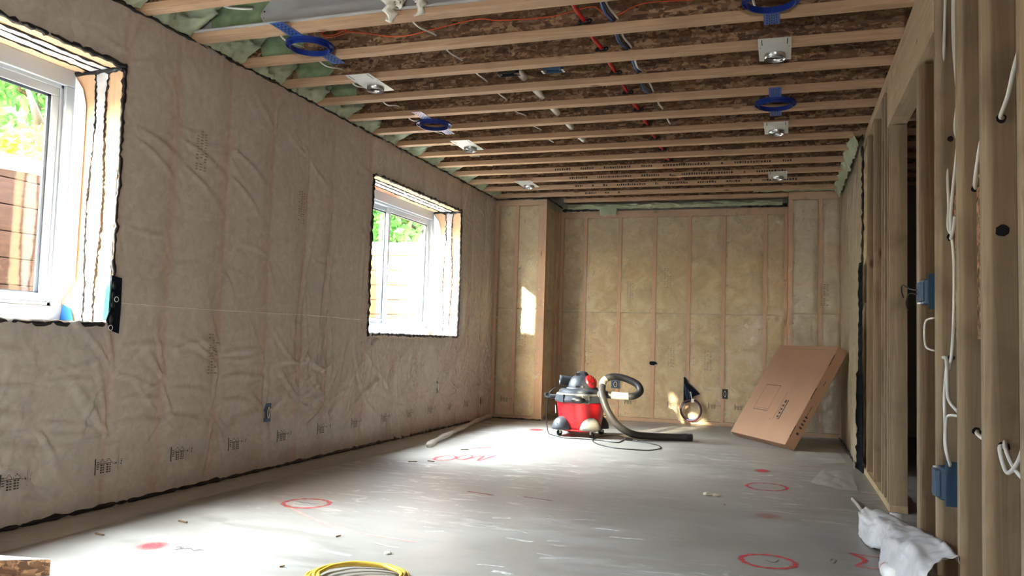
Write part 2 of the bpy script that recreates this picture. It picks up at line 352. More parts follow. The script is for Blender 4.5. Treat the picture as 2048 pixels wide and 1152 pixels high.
# ------------------------------------------------------------------ sheet wall builder
def vnoise(u, v, seed):
    r = np.random.RandomState(seed); T = r.rand(64, 64)
    ui = np.floor(u).astype(int); vi = np.floor(v).astype(int); fu = u-ui; fv = v-vi; fu = fu*fu*(3-2*fu); fv = fv*fv*(3-2*fv)
    g = lambda a, b: T[a % 64, b % 64]
    return (g(ui, vi)*(1-fu)+g(ui+1, vi)*fu)*(1-fv)+(g(ui, vi+1)*(1-fu)+g(ui+1, vi+1)*fu)*fv-.5
class Sheet:
    def __init__(s, O, U, N, u0, u1, z0, z1, studs, folds, seed, bulge=.012, low=.007):
        s.O, s.U, s.N = map(np.array, (O, U, N)); s.u0, s.u1, s.z0, s.z1 = u0, u1, z0, z1; s.studs = sorted(studs); s.folds = folds; s.seed = seed; s.bulge = bulge; s.low = low
    def disp(s, u, z):
        u = np.asarray(u, float); z = np.asarray(z, float); st = np.array(s.studs)
        i = np.clip(np.searchsorted(st, u), 1, len(st)-1); a = st[i-1]; b = st[i]; w = np.clip((u-a)/(b-a), 0, 1)
        d = .004+s.bulge*np.clip(np.sin(PI*w), 0, 1)**.6*(.75+.6*vnoise(u*1.7+9, z*2.3, s.seed+5))
        d = d+s.low*vnoise(u*5, z*2.2, s.seed)+.5*s.low*vnoise(u*13, z*4, s.seed+1)+.0025*vnoise(u*34, z*22, s.seed+2)
        for (fu, fz, ang, ln, wd, am) in s.folds:
            du = u-fu; dz = z-fz; c, q = math.cos(ang), math.sin(ang)
            t = du*c+dz*q; p = -du*q+dz*c+.06*ln*np.sin(t/ln*3+am*900)
            ww = wd*(.35+np.clip(t/ln, 0, 1.3)); env = np.clip(t/ln*6, 0, 1)*np.clip(1.25-t/ln, 0, 1)
            d = d+np.where((t > 0) & (t < ln*1.25) & (np.abs(p) < 4*ww), am*env*(np.exp(-(p/ww)**2)-.45*np.exp(-((p-1.7*ww)/ww)**2)), 0)
        return np.maximum(d, .003)
    def P(s, u, z, off=0):
        d = s.disp(u, z)+off; u = np.asarray(u); z = np.asarray(z)
        return s.O+u[..., None]*s.U+z[..., None]*np.array((0, 0, 1.))+d[..., None]*s.N
    def mesh(s, du, holes=()):
        us = np.arange(s.u0, s.u1+du*.5, du); zs = np.arange(s.z0, s.z1+du*.5, du)
        us[-1] = s.u1; zs[-1] = s.z1
        for (a, b, c, d) in holes:
            for x in (a, b): us[np.argmin(abs(us-x))] = x
            for x in (c, d): zs[np.argmin(abs(zs-x))] = x
        G = s.P(*np.meshgrid(us, zs, indexing='ij')); nz = len(zs); mb = MB(); mb.v = G.reshape(-1, 3).tolist(); f = []
        flip = np.dot(np.cross(s.U, (0, 0, 1)), s.N) < 0
        for i in range(len(us)-1):
            um = (us[i]+us[i+1])/2
            for j in range(nz-1):
                zm = (zs[j]+zs[j+1])/2
                if any(a < um < b and c < zm < d for a, b, c, d in holes): continue
                q = i*nz+j; f.append((q, q+1, q+nz+1, q+nz) if flip else (q, q+nz, q+nz+1, q+1))
        mb.f = f; return mb
def radial(u, z, k, ln, am, rnd, a0=0, a1=2*PI, w=.012): return [(u, z, rnd.uniform(a0, a1), ln*rnd.uniform(.5, 1.2), w*rnd.uniform(.6, 1.5), am*rnd.uniform(.5, 1.2)) for _ in range(k)]
def stamp(name, sh, u, z, parent, h=.062, flip=False):
    # printed mark on the poly: bar, small text block, two little roofs over text lines, arrow, rule and a small number
    mb = MB(); rr = random.Random(int(u*100))
    def q(a, b, c, d):
        A = [(a, c), (b, c), (b, d), (a, d)]
        if flip: A = [(-x, y) for x, y in A]
        P = sh.P(np.array([u+x for x, y in A]), np.array([z+y for x, y in A]), .0016); mb.add(P, [(0, 1, 2, 3)])
    k = h/.06
    def Q(a, b, c, d): q(a*k, b*k, c*k, d*k)
    Q(0, .007, -.04, .034)
    for j in range(4): Q(.012, .012+rr.uniform(.012, .018), -.016+j*.010, -.012+j*.010)
    for x in (.036, .070):
        for j in range(4): Q(x, x+.011, -.036+j*.011, -.029+j*.011); Q(x+.015, x+.024, -.036+j*.011, -.030+j*.011)
        for j in range(6): Q(x-.004+j*.005, x+.0+j*.005, .012+(min(j, 5-j))*.006, .0165+(min(j, 5-j))*.006)
        Q(x-.006, x+.030, .006, .009)
    Q(.104, .107, .0, .006); Q(.112, .126, .001, .004); Q(.120, .124, -.003, .008); Q(.134, .1355, -.03, .036)
    Q(.150, .156, -.008, .0); Q(.151, .158, .004, .012); Q(.150, .160, .016, .018)
    return obj(name, mb, 'ink', parent)
def vstamp(name, sh, u, z, parent):
    mb = MB(); rr = random.Random(int(u*77+z*5))
    for c in range(3):
        zz = z
        while zz < z+.22:
            hgt = rr.uniform(.008, .016)
            P = sh.P(np.array([u+c*.03, u+c*.03+.018, u+c*.03+.018, u+c*.03]), np.array([zz, zz, zz+hgt*.5, zz+hgt*.5]), .0016)
            if rr.random() < .8: mb.add(P, [(0, 1, 2, 3)])
            zz += hgt+.004
    return obj(name, mb, 'inkf', parent)
def batts(sh, parent, mat, rows, holes=(), depth=.085):
    st = sh.studs
    for a, b in zip(st[:-1], st[1:]):
        if b-a < .09: continue
        a2, b2 = a+.021, b-.021
        for (z0, z1) in rows:
            segs = [(z0, z1)]
            for (ha, hb, hc, hd) in holes:
                if (a+b)/2 > ha and (a+b)/2 < hb:
                    segs = [x for (c, d) in segs for x in ((c, min(d, hc-.05)), (max(c, hd+.05), d)) if x[1]-x[0] > .06]
            for (c, d) in segs:
                nu, nz = 9, max(4, int((d-c)/.06)); us = np.linspace(a2, b2, nu); zs = np.linspace(c+.003, d-.003, nz); U, Z = np.meshgrid(us, zs, indexing='ij')
                wu = np.minimum(U-a2, b2-U); wz = np.minimum(Z-c, d-Z); rd = np.clip(wu/.03, 0, 1)*np.clip(wz/.02, 0, 1)
                D = -.028+.026*np.sqrt(np.clip(rd, 0, 1))+.006*vnoise(U*16, Z*9, sh.seed+9)*rd
                G = sh.O+U[..., None]*sh.U+Z[..., None]*np.array((0, 0, 1.))+D[..., None]*sh.N
                # closed body: front grid plus back
                mb = MB().grid(G); B = [sh.O+x*sh.U+np.array((0, 0, y))-depth*sh.N for x, y in ((a2, c), (b2, c), (b2, d), (a2, d))]
                mb.add(B, [(0, 1, 2, 3)]); obj('insulation_batt', mb, mat, parent, smooth=True)
def studs(sh, parent, mat, us, z0, z1, w=.019, depth=.089, holes=()):
    for u in us:
        segs = [(z0, z1)]
        for (ha, hb, hc, hd) in holes:
            if ha+.001 < u < hb-.001: segs = [(z0, hc-.04), (hd+.19, z1)]
        for (a, b) in segs:
            if b-a < .05: continue
            o = sh.O+(u-w)*sh.U+a*np.array((0, 0, 1.)); mb = MB().obox(o, 2*w*sh.U, -depth*sh.N, (0, 0, b-a)); obj('stud', mb, mat, parent)

# ------------------------------------------------------------------ left wall
wlft = struct_root('wall_left', (L, 3, 0))
rnd = random.Random(5)
LST = [-2.58, -2.33, -1.9, -1.5, -1.1, -.72, -.30, .22, .62, 1.02, 1.22, 1.62, 2.02, 2.42, 2.72, 3.11, 3.47, 3.90, 4.34, 4.74, 5.06, 5.62, 6.13, 6.62, 7.12, 7.53, 7.82, 8.20, 8.51]
folds = []
for s_ in LST[12:]:
    for z_ in [rnd.uniform(.55, .75), rnd.uniform(.3, .42), rnd.uniform(1.2, 1.7), rnd.uniform(1.8, 2.2)]:
        if z_ > WZ[0]-.05 and (s_ < 3.05 or 5.68 < s_ < 7.45): continue
        far = s_ > 4.6 and z_ < 1
        folds += radial(s_, z_, 9 if far else 5, .36 if z_ < 1.1 else .28, .015 if z_ < 1.1 else .009, rnd)
for k in range(26):   # long slanting drapes below and beside the second window
    u_ = rnd.uniform(4.7, 8.3); folds.append((u_, rnd.uniform(.25, .5), rnd.uniform(.7, 1.3), rnd.uniform(.3, .55), rnd.uniform(.010, .018), rnd.uniform(.009, .016)))
for k in range(22):
    folds.append((rnd.uniform(7.5, 8.3), rnd.uniform(.75, 1.05), rnd.uniform(1.0, 1.7), rnd.uniform(.4, .7), rnd.uniform(.008, .015), rnd.uniform(.009, .016)))
for u_ in (5.02, 5.07, 4.75, 5.62): folds.append((u_, .5, PI/2+rnd.uniform(-.1, .1), 1.1, .016, .018)); folds.append((u_+.03, 1.35, -PI/2+rnd.uniform(-.12, .12), .8, .016, .016))
for k in range(12): folds.append((rnd.uniform(5.7, 7.4), WZ[0]-.02, -PI/2+rnd.uniform(-.5, .5), rnd.uniform(.2, .45), .013, .013))
for z_, a_ in ((.70, .05), (.42, 0), (.55, -.08), (.30, .1), (1.9, -.35), (1.75, -.5)):
    for u_ in (2.3, 3.15, 3.5, 3.9): folds.append((u_, z_+rnd.uniform(-.06, .06), a_+rnd.uniform(-.15, .15), .42, .02, .011))
SL = Sheet((L, 0, 0), (0, 1, 0), (1, 0, 0), 2.0, YC, 0.0, HC, LST, folds, 3)
holesL = [(WIN[0][0], WIN[0][1], *WZ), (WIN[1][0], WIN[1][1], *WZ)]
obj('poly_sheet', SL.mesh(.0125, holesL), 'poly', wlft, smooth=True)
SN = Sheet((L, 0, 0), (0, 1, 0), (1, 0, 0), -2.58, 2.0, 0.0, HC, LST, [], 3)
W0 = (-2.3, -.75)  # unseen third window, added to bring light from behind the camera
obj('poly_sheet', SN.mesh(.06, [holesL[0], (*W0, *WZ)]), 'poly', wlft, smooth=True)
studs(SL, wlft, 'studpink', LST, .04, HC-.08, holes=holesL+[(*W0, *WZ)])
batts(SL, wlft, 'battl', [(.04, 1.215), (1.22, HC-.08)], holesL+[(*W0, *WZ)])
obj('bottom_plate', MB().box(L-.089, L-.001, -2.58, YC, .0, .038), 'platepinky', wlft)
obj('top_plate', MB().box(L-.089, L-.001, -2.58, YC, HC-.078, HC-.002), 'platepinky', wlft)
# foundation wall behind, with the window openings
fw = MB()
for (a, b) in ((-2.6, W0[0]), (W0[1], WIN[0][0]), (WIN[0][1], WIN[1][0]), (WIN[1][1], 9.5)): fw.box(-3.47, -3.19, a+(.036 if a > -2.6 else 0), b-(.036 if b < 9.5 else 0), -.1, TOP)
for (a, b) in (W0, WIN[0], WIN[1]): fw.box(-3.47, -3.19, a-.036, b+.036, -.1, WZ[0]-.031); fw.box(-3.47, -3.19, a-.036, b+.036, WZ[1]+.04, TOP)
obj('foundation', fw, 'concwall', wlft)
for u_ in (2.55, 3.05, 3.55, 4.02, 4.50, 4.98, 5.45, 5.92, 6.38, 6.83, 7.28, 7.72, 8.18): stamp('printed_stamp', SL, u_, .205, wlft)
for u_, z_ in ((3.80, .62), (3.62, 1.75), (4.62, 1.6)): vstamp('printed_text', SL, u_, z_, wlft)
P_ = [SL.P(np.array(y), np.array(.985+.004*math.sin(y*3)), .002) for y in np.arange(3.15, 5.6, .05)]
obj('string_line', MB().tube(P_, .0013, 4), 'nm', wlft)
# sealant beads along floor, ceiling and round the openings
mb = MB(); rd = random.Random(3); pts = lineup((L+.008, 2.0, .006), (L+.008, YC, .006), .035)
mb.tube([(p.x+rd.uniform(-.004, .004), p.y, p.z+rd.uniform(0, .004)) for p in pts], [rd.uniform(.006, .016) if rd.random() > .06 else .022 for _ in pts], 6); obj('floor_sealant', mb, 'black', wlft, smooth=True)
mb = MB(); pts = lineup((L+.012, 2.0, HC-.004), (L+.012, YC, HC-.004), .035); mb.tube([(p.x+rd.uniform(-.005, .005), p.y, p.z+rd.uniform(-.006, .006)) for p in pts], [rd.uniform(.003, .010) for _ in pts], 6); obj('ceiling_sealant', mb, 'black', wlft, smooth=True)

def make_window(n, y0, y1, full=True):
    z0, z1 = WZ; xg = -3.40
    r = struct_root('window_%d' % n, (xg, (y0+y1)/2, z0))
    f = MB(); t = .055
    for (a, b, c, d) in ((y0, y1, z0, z0+.02+t), (y0, y1, z1-.03-t, z1), (y0, y0+t, z0+.02+t, z1-.03-t), (y1-t, y1, z0+.02+t, z1-.03-t)): f.box(xg-.06, xg+.025, a, b, c, d)
    obj('window_frame', f, 'vinyl', r, bevel=.003)
    f2 = MB(); q = .018
    a0, b0, c0, d0 = y0+t, y1-t, z0+.02+t, z1-.03-t
    for (a, b, c, d) in ((a0, b0, c0, c0+q), (a0, b0, d0-q, d0), (a0, a0+q, c0, d0), (b0-q, b0, c0, d0)): f2.box(xg-.05, xg+.008, a, b, c, d)
    obj('track', f2, 'vinyl', r, bevel=.002)
    ym = (y0+y1)/2; ww = .042
    for (sa, sb, sx) in ((a0+q, ym+.03, xg-.045), (ym-.03, b0-q, xg-.012)):
        s_ = MB(); c1, d1 = c0+q, d0-q
        for (a, b, c, d) in ((sa, sb, c1, c1+ww), (sa, sb, d1-ww, d1), (sa, sa+ww, c1+ww, d1-ww), (sb-ww, sb, c1+ww, d1-ww)): s_.box(sx-.012, sx+.014, a, b, c, d)
        so_ = obj('sash', s_, 'vinyl', r, bevel=.003)
        g_ = MB()
        for (a, b, c, d) in ((sa+ww, sb-ww, c1+ww, c1+ww+.006), (sa+ww, sb-ww, d1-ww-.012, d1-ww), (sb-ww-.018, sb-ww, c1+ww, d1-ww)): g_.box(sx-.004, sx+.006, a, b, c, d)
        obj('gasket', g_, 'gasket', so_)
        obj('pane', MB().box(sx-.003, sx+.001, sa+ww, sb-ww, c1+ww, d1-ww), 'glass', so_)
    obj('latch', MB().box(xg+.002, xg+.02, ym-.012, ym+.012, (z0+z1)/2-.1, (z0+z1)/2+.02), 'vinyl', r, bevel=.004)
    # reveal: sill, head and jambs
    X0, X1 = xg+.02, L+.004
    obj('sill_board', MB().box(X0-.02, X1-.002, y0-.02, y1+.02, z0-.03, z0), 'jambwood', r); obj('sill_wrap', MB().box(X0, X1+.004, y0, y1, z0, z0+.004), 'wrapw', r)
    obj('head_board', MB().box(X0-.02, X1-.002, y0-.02, y1+.02, z1, z1+.035), 'jambwood', r)
    for (a, b, s) in ((y1, y1+.035, -1), (y0-.035, y0, 1)):
        obj('jamb_board', MB().box(X0-.02, X1-.002, a, b, z0, z1), 'jambwood', r)
        ys = y1 if s < 0 else y0
        G = [[(X0+.135+.075*i/5+.004*math.sin(z*9), ys+s*(.004+.004*mn.noise((i*.6, z*9, n))), z) for i in range(6)] for z in np.arange(z0+.005, z1, .02)]
        obj('poly_strip', MB().grid(G), 'polybag', r, smooth=True)
        fl_ = [(X0, ys+s*.006, z0+.10), (X0+.09, ys+s*.012, z0+.20), (X0+.085, ys+s*.008, z1-.18), (X0+.06, ys+s*.01, z1-.09), (X0, ys+s*.006, z1-.02)]
        obj('wrap_flap', MB().prism(fl_, (0, s*.002, 0)), 'wrapw', r)
        for xx, sd in ((X0+.135, 1), (X0+.215, 4)):
            mb = MB(); rr = random.Random(sd+n); P = [(xx+.010*math.sin(z*7+sd)+rr.uniform(-.004, .004), ys+s*.006, z) for z in np.arange(z0+.004, z1, .012)]
            mb.tube(P, [rr.uniform(.003, .011) for _ in P], 5, flat=.5); obj('sealant_bead', mb, 'black', r)
    G = [[(X0+.1+.12*i/5, y, z1-.004-.004*mn.noise((i*.6, y*7, n))) for i in range(6)] for y in np.arange(y0, y1+.01, .03)]
    obj('poly_strip', MB().grid(G), 'polybag', r, smooth=True)
    for xx in (X0+.09, X0+.17, X0+.23): bead('sealant_bead', [((xx, y0, z1-.005), (xx, y1, z1-.005))], .0045, r, seed=int(xx*-100), step=.03, amp=.003)
    e = .008
    bead('sealant_bead', [((L+e, y0, z0-e), (L+e, y1, z0-e)), ((L+e, y1+e, z0), (L+e, y1+e, z1)), ((L+e, y0-e, z0), (L+e, y0-e, z1)), ((L+e, y0, z1+e), (L+e, y1+e, z1+e)), ((X0, y1-.006, z1-.012), (L+e, y1-.004, z1-.008))], .011, r, seed=n+20, step=.022, amp=.005)
    # navy tape corner, teal edge
    return r
w1 = make_window(1, *WIN[0]); w2 = make_window(2, *WIN[1]); make_window(3, *W0)
obj('corner_tape', MB().prism([(L+.016, 3.075, 1.115), (L+.02, 3.135, 1.105), (L+.018, 3.14, .97), (L+.02, 3.135, .835), (L+.016, 3.10, .845), (L+.012, 3.06, .895), (L+.012, 3.078, .95)], (.003, 0, 0)), 'navy', w1)
obj('tape_edge', MB().prism([(L+.012, 3.076, .90), (L+.012, 3.076, 1.11), (L-.012, 3.074, 1.06), (L-.02, 3.073, .895)], (0, -.002, 0)), 'teal', w1)
for y, z in ((3.108, 1.0), (3.082, .862)):
    mb = MB().lathe([(.014, 0), (.014, .0015)], (L+.0215, y, z), 20, (1, 0, 0)); mb2 = MB().lathe([(.0105, .0015), (.0105, .002)], (L+.0215, y, z), 20, (1, 0, 0))
    q = obj('tape_logo', mb, 'label', w1); obj('logo_centre', mb2, 'navy', q)
obj('tape_scrap', MB().prism([(-3.37, 3.072, .892), (-3.36, 3.072, .97), (-3.30, 3.07, .945), (-3.285, 3.07, .892)], (0, -.004, .0)), 'cyan', w1)
obj('header_mark', MB().prism([(-3.36, 5.95, 2.130), (-3.30, 6.0, 2.130), (-3.31, 6.6, 2.130), (-3.36, 6.6, 2.130)], (0, 0, -.002)), 'pinkish' if 'pinkish' in M else 'paint', w2, attr=[.25]*8)

# ------------------------------------------------------------------ chase, back wall, stub wall
wb = struct_root('wall_back', (-1.2, YB, 0)); rnd = random.Random(9)
f1 = []
for k in range(26): f1.append((rnd.uniform(.1, .55), rnd.uniform(.3, 2.2), rnd.uniform(-.8, 1.5), rnd.uniform(.2, .5), rnd.uniform(.006, .012), rnd.uniform(.006, .012)))
S1 = Sheet((L, YC, 0), (1, 0, 0), (0, -1, 0), 0, XCH-L, 0, HC-.01, [.03, .255, .575], f1, 21, .008)
obj('poly_sheet', S1.mesh(.0125), 'polyb', wb, smooth=True)
studs(S1, wb, 'studpink', [.02, .255, .575], .04, HC-.08); batts(S1, wb, 'battb', [(.04, 1.215), (1.22, HC-.08)])
f2 = [(rnd.uniform(.08, .5), rnd.uniform(.1, 1.6), PI/2+rnd.uniform(-.12, .12), rnd.uniform(.5, 1.0), .012, .006) for _ in range(14)]
S2 = Sheet((XCH, YC, 0), (0, 1, 0), (1, 0, 0), 0, YB-YC, 0, HC-.01, [.0, .45, .60], f2, 22, .012)
obj('poly_sheet', S2.mesh(.0125), 'polyb', wb, smooth=True); studs(S2, wb, 'studpink', [.02, .45, .595], .04, HC-.08); batts(S2, wb, 'battb', [(.04, 1.215), (1.22, HC-.08)])
BST = [.02, .30, .705, 1.105, 1.49, 1.865, 2.30, 2.515]
f3 = []
for s_ in BST:
    for z_ in (rnd.uniform(.4, .7), rnd.uniform(.8, 1.1), rnd.uniform(1.2, 1.7), rnd.uniform(1.8, 2.2)): f3 += radial(s_, z_, 7, .32, .012, rnd, w=.009)
for k in range(10): f3.append((rnd.uniform(.3, .5), rnd.uniform(.9, 1.4), -.9+rnd.uniform(-.2, .2), .5, .012, .008)); f3.append((2.25+rnd.uniform(0, .2), 1.9+rnd.uniform(-.2, .1), -1.3, .5, .014, .006))
S3 = Sheet((XCH, YB, 0), (1, 0, 0), (0, -1, 0), 0, XS-XCH, 0, 2.385, BST, f3, 23, .010, .008)
obj('poly_sheet', S3.mesh(.0125), 'polyb', wb, smooth=True)
studs(S3, wb, 'studpink', BST, .04, 2.31); batts(S3, wb, 'battb', [(.04, 1.215), (1.22, 2.31)])
SST = [.02, .30, .505]
f4 = []
for s_ in SST:
    for z_ in (.9, 1.3, 1.9): f4 += radial(s_, z_+rnd.uniform(-.2, .2), 6, .25, .007, rnd, w=.009)
for k in range(9): f4.append((rnd.uniform(.12, .42), .72, PI/2-rnd.uniform(0, .7), rnd.uniform(.25, .4), .008, .014))
S4 = Sheet((XS, YS, 0), (1, 0, 0), (0, -1, 0), 0, XR-XS, 0, HC-.01, SST, f4, 24, .010)
obj('poly_sheet', S4.mesh(.0125), 'polyb', wb, smooth=True)
studs(S4, wb, 'studpink', SST, .04, HC-.08); batts(S4, wb, 'battl', [(.04, 1.215), (1.22, HC-.08)])
for (a, b, y, h) in ((L, XCH, YC, HC), (XCH, XS, YB, 2.387), (XS, XR, YS, HC)):
    obj('bottom_plate', MB().box(a, b, y+.001, y+.09, 0, .038), 'platepink', wb); obj('top_plate', MB().box(a, b, y+.001, y+.09, h-.078, h-.001), 'platepink', wb)
obj('corner_post', MB().box(XCH-.038, XCH-.001, YC+.006, YC+.089, .038, HC-.08), 'studpink', wb)
obj('side_return', MB().box(XS-.004, XS, YS+.0, YB, 0, HC), 'platepink', wb)
obj('backing', MB().box(-3.6, 3.0, 9.24, 9.5, -.1, TOP), 'concwall', wb)
obj('backing', MB().box(-3.19, XCH-.1, 8.63, 9.24, -.05, TOP), 'concwall', wb)
obj('backing', MB().box(XS+.0, 1.0, 8.70, 9.24, -.05, TOP), 'concwall', wb)
for u_ in (.36, .80, 1.28, 1.72, 2.0): stamp('printed_stamp', S3, u_, .215, wb, .05)
for u_ in (.13, ): stamp('printed_stamp', S1, u_, .215, wb, .05)
for u_, z_ in ((.80, 1.35), (.33, .62), (1.27, .62), (1.67, .60), (1.22, 1.5)): vstamp('printed_text', S3, u_, z_, wb)
vstamp('printed_text', S1, .32, .72, wb); vstamp('printed_text', S4, .3, 1.3, wb)
bead('sealant_bead', [((L, YC-.012, HC-.012), (XCH+.01, YC-.012, HC-.012)), ((XCH+.012, YC, HC-.012), (XCH+.012, YB, HC-.012)), ((L+.01, YC-.01, .006), (XCH, YC-.01, .006))], .007, wb, seed=4)
bead('sealant_bead', [((XCH+.02, YB-.01, 2.40), (-2.0, YB-.01, 2.405)), ((-.45, YB-.01, 2.41), (XS-.02, YB-.01, 2.41))], .016, wb, seed=8)

# ------------------------------------------------------------------ right wall: sheeted stretch, torn edge
wr = struct_root('wall_right', (XR, 5, 0)); rnd = random.Random(14)
f5 = [(rnd.uniform(.05, 2.2), rnd.uniform(.0, 1.9), PI/2+rnd.uniform(-.06, .06), rnd.uniform(.6, 1.5), rnd.uniform(.010, .022), rnd.uniform(.008, .016)) for _ in range(34)]
RST = [0.0, .42, .83, 1.24, 1.65, 2.06, 2.27]
S5 = Sheet((XR, YS, 0), (0, -1, 0), (-1, 0, 0), 0, 2.22, 0, HC-.01, RST, f5, 31, .010, .014)
obj('poly_sheet', S5.mesh(.0125), 'polyr', wr, smooth=True)
studs(S5, wr, 'pine_z', RST[1:-1], .04, HC-.08); batts(S5, wr, 'battb', [(.04, 1.215), (1.22, HC-.08)])
mb = MB(); rd = random.Random(2); A = []; B = []
for z in np.arange(0, 1.53, .03):
    A.append((XR-.03-.008*rd.random(), 6.35+(.20 if z < .72 else .05)*rd.uniform(.35, 1.25), z)); B.append((XR-.012, 6.30+rd.uniform(-.03, .02), z))
mb.add(A+B, [(i, i+1, len(A)+i+1, len(A)+i) for i in range(len(A)-1)]); obj('torn_membrane', mb, 'navy', wr)
mb = MB(); A = []; B = []
for z in np.arange(0, .95, .04):
    A.append((XR-.045-.01*rd.random(), 6.62-.1*rd.random(), z)); B.append((XR-.05, 6.42+rd.uniform(-.03, .05), z))
mb.add(A+B, [(i, i+1, len(A)+i+1, len(A)+i) for i in range(len(A)-1)]); obj('torn_edge', mb, 'polyr', wr)
bead('sealant_bead', [((XR-.012, 6.32, 1.5), (XR-.012, 6.32, HC-.1)), ((XR-.02, YS, .004), (XR-.02, 6.4, .004)), ((XR-.012, YS, HC-.01), (XR-.012, 6.35, HC-.01))], .008, wr, seed=40)
# plates of the whole right wall
obj('bottom_plate', MB().box(XR, XR+.089, 4.84, 6.40, 0, .038), 'pine_y', wr); obj('bottom_plate', MB().box(XR, XR+.089, -2.6, 3.90, 0, .038), 'pine_y', wr)
obj('top_plate', MB().box(XR+.004, XR+.089, -2.6, 8.7, HC-.04, HC-.001), 'pine_y', wr); obj('top_plate', MB().box(XR, XR+.089, -2.6, 8.7, HC-.078, HC-.041), 'pine_y', wr)
# open studs: each one a thing of its own
SP = [
 (2.253, 2.291, 0, 'light pine stud nearest the camera at the right edge of the photo'),
 (2.659, 2.697, 0, 'stud with a large knot and white cables, second from the right edge'),
 (3.010, 3.048, 0, 'stud immediately right of the large blue electrical box'),
 (3.420, 3.458, 0, 'king stud carrying the large blue electrical box'),
]
OSP = []
for (a, b, k, lb) in SP: OSP.append(obj('wall_stud', MB().box(XR, XR+.089, a, b, .038, HC-.078), 'pine_z', bevel=.002)); tag(OSP[-1], lb, 'stud')
for a in (1.87, 1.47, 1.06, .65, .24, -.17, -.58, -.99): obj('stud', MB().box(XR, XR+.089, a, a+.038, .038, HC-.078), 'pine_z', wr)
t_ = obj('wall_stud', MB().box(XR, XR+.089, 3.785, 3.823, .038, 2.10), 'bark', bevel=.003); tag(t_, 'rough bark-edged jack stud on the near side of the doorway', 'stud')
t_ = obj('wall_stud', MB().box(XR, XR+.089, 3.825, 3.863, .038, 2.10), 'pine_z', bevel=.002); tag(t_, 'pale jack stud sandwiched beside the bark-edged stud, near side of doorway', 'stud')
t_ = obj('wall_stud', MB().box(XR, XR+.089, 3.866, 3.904, .038, 2.10), 'pine_z', bevel=.002); tag(t_, 'jack stud lining the near side of the doorway opening', 'stud')
t_ = obj('wall_stud', MB().box(XR, XR+.089, 4.845, 4.883, .038, 2.115), 'pine_z', bevel=.002); tag(t_, 'wide-faced jack stud with nail holes on the far side of the doorway', 'stud')
for (a, lb) in ((4.926, 'king stud directly behind the far doorway jack stud'), (5.08, 'first of the slim studs beyond the far doorway studs'), (5.20, 'stud just in front of the small plywood panel'), (5.66, 'stud above and behind the plywood panel middle'), (6.10, 'last bare stud before the torn plastic sheet edge')):
    t_ = obj('wall_stud', MB().box(XR, XR+.089, a, a+.038, .038, HC-.078), 'pine_z', bevel=.002); tag(t_, lb, 'stud')
t_ = obj('door_header', MB().box(XR-.004, XR+.089, 3.46, 4.925, 2.118, 2.368), 'pine_y', bevel=.002); tag(t_, 'thick pale timber header beam spanning over the doorway opening', 'beam')
t_ = obj('backing_board', MB().prism([(XR+.045, 5.24, .86), (XR+.045, 6.10, .86), (XR+.045, 6.10, 1.72), (XR+.045, 5.24, 1.55)], (.018, 0, 0)), 'osblight'); tag(t_, 'plywood backing panel with slanted top between far studs right of the torn sheet', 'panel')
t_ = obj('backing_board', MB().box(XR+.054, XR+.072, 3.052, 3.418, .91, 1.45), 'osblight'); tag(t_, 'warm plywood backing panel in the stud bay above the large blue box', 'panel')
t_ = obj('backing_board', MB().box(XR+.054, XR+.072, 2.70, 3.008, .91, 1.45), 'osblight'); tag(t_, 'warm plywood backing panel in the bay left of the stud with the big knot', 'panel')
# room beyond
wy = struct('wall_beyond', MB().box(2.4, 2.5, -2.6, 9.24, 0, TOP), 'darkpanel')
for i, y in enumerate((3.9, 4.6, 5.3, 6.0, 6.7, 7.4)):
    pass
wf = struct('wall_front', MB().box(-3.6, 3.0, -2.7, -2.6, -.1, TOP), 'concwall')

# ------------------------------------------------------------------ joists
def joist(k, label, x0=-3.19, x1=2.39):
    yf = YJ(k); y0 = yf-.064; yc = yf-.032
    r = thing('floor_joist', ((x0+x1)/2, yc, HC), label, 'joist', 'I-joists carrying the floor above')
    obj('bottom_flange', MB().box(x0, x1, y0, yf, HC, HC+.038), 'pine_x', r, bevel=.0015)
    wbm = MB().box(x0, x1, yc-.005, yc+.005, HC+.038, TOP-.038); obj('web', wbm, 'osb', r)
    obj('top_flange', MB().box(x0, x1, y0, yf, TOP-.038, TOP), 'pine_x', r)
    return r
JL = {}
feat = {1: 'with thin orange wire along its web', 2: 'with the near white light plates below it', 3: 'beyond the two blue ceiling boxes', 4: 'in front of the middle blue rings', 5: 'just beyond the middle blue rings', 6: 'with the middle white light plates below it', 7: 'bare flange beyond the middle light plates', 8: 'bare flange halfway to the back wall',
        9: 'with dark print along its flange', 10: 'with faint print, carrying the farthest light plates', 11: 'with long printed line, by stub wall', 12: 'against green foam beside the back wall', 13: 'closest to the back wall top'}
for k in range(1, 14): JL[k] = joist(k, '%s brown I-joist from the steel beam, %s' % (ORD[k-1], feat[k]), x1=(XS-.01 if k >= 13 else 2.39), x0=(-2.38 if k == 13 else -3.19))
joist(-1, 'reddish I-joist at the top left corner, nearest the camera before the white beam')
for k in (9, 10, 11, 12):
    mb = MB(); rr = random.Random(k); x = -2.2+.35*rr.random(); y = YJ(k)-.0645
    while x < (.1 if k != 12 else -1.6):
        wd = rr.uniform(.008, .02); mb.box(x, x+wd, y-.0004, y, HC+.008, HC+.008+rr.uniform(.014, .022)); x += wd+.008+(0 if rr.random() > .14 else .09)
    obj('printed_text', mb, 'ink', JL[k])
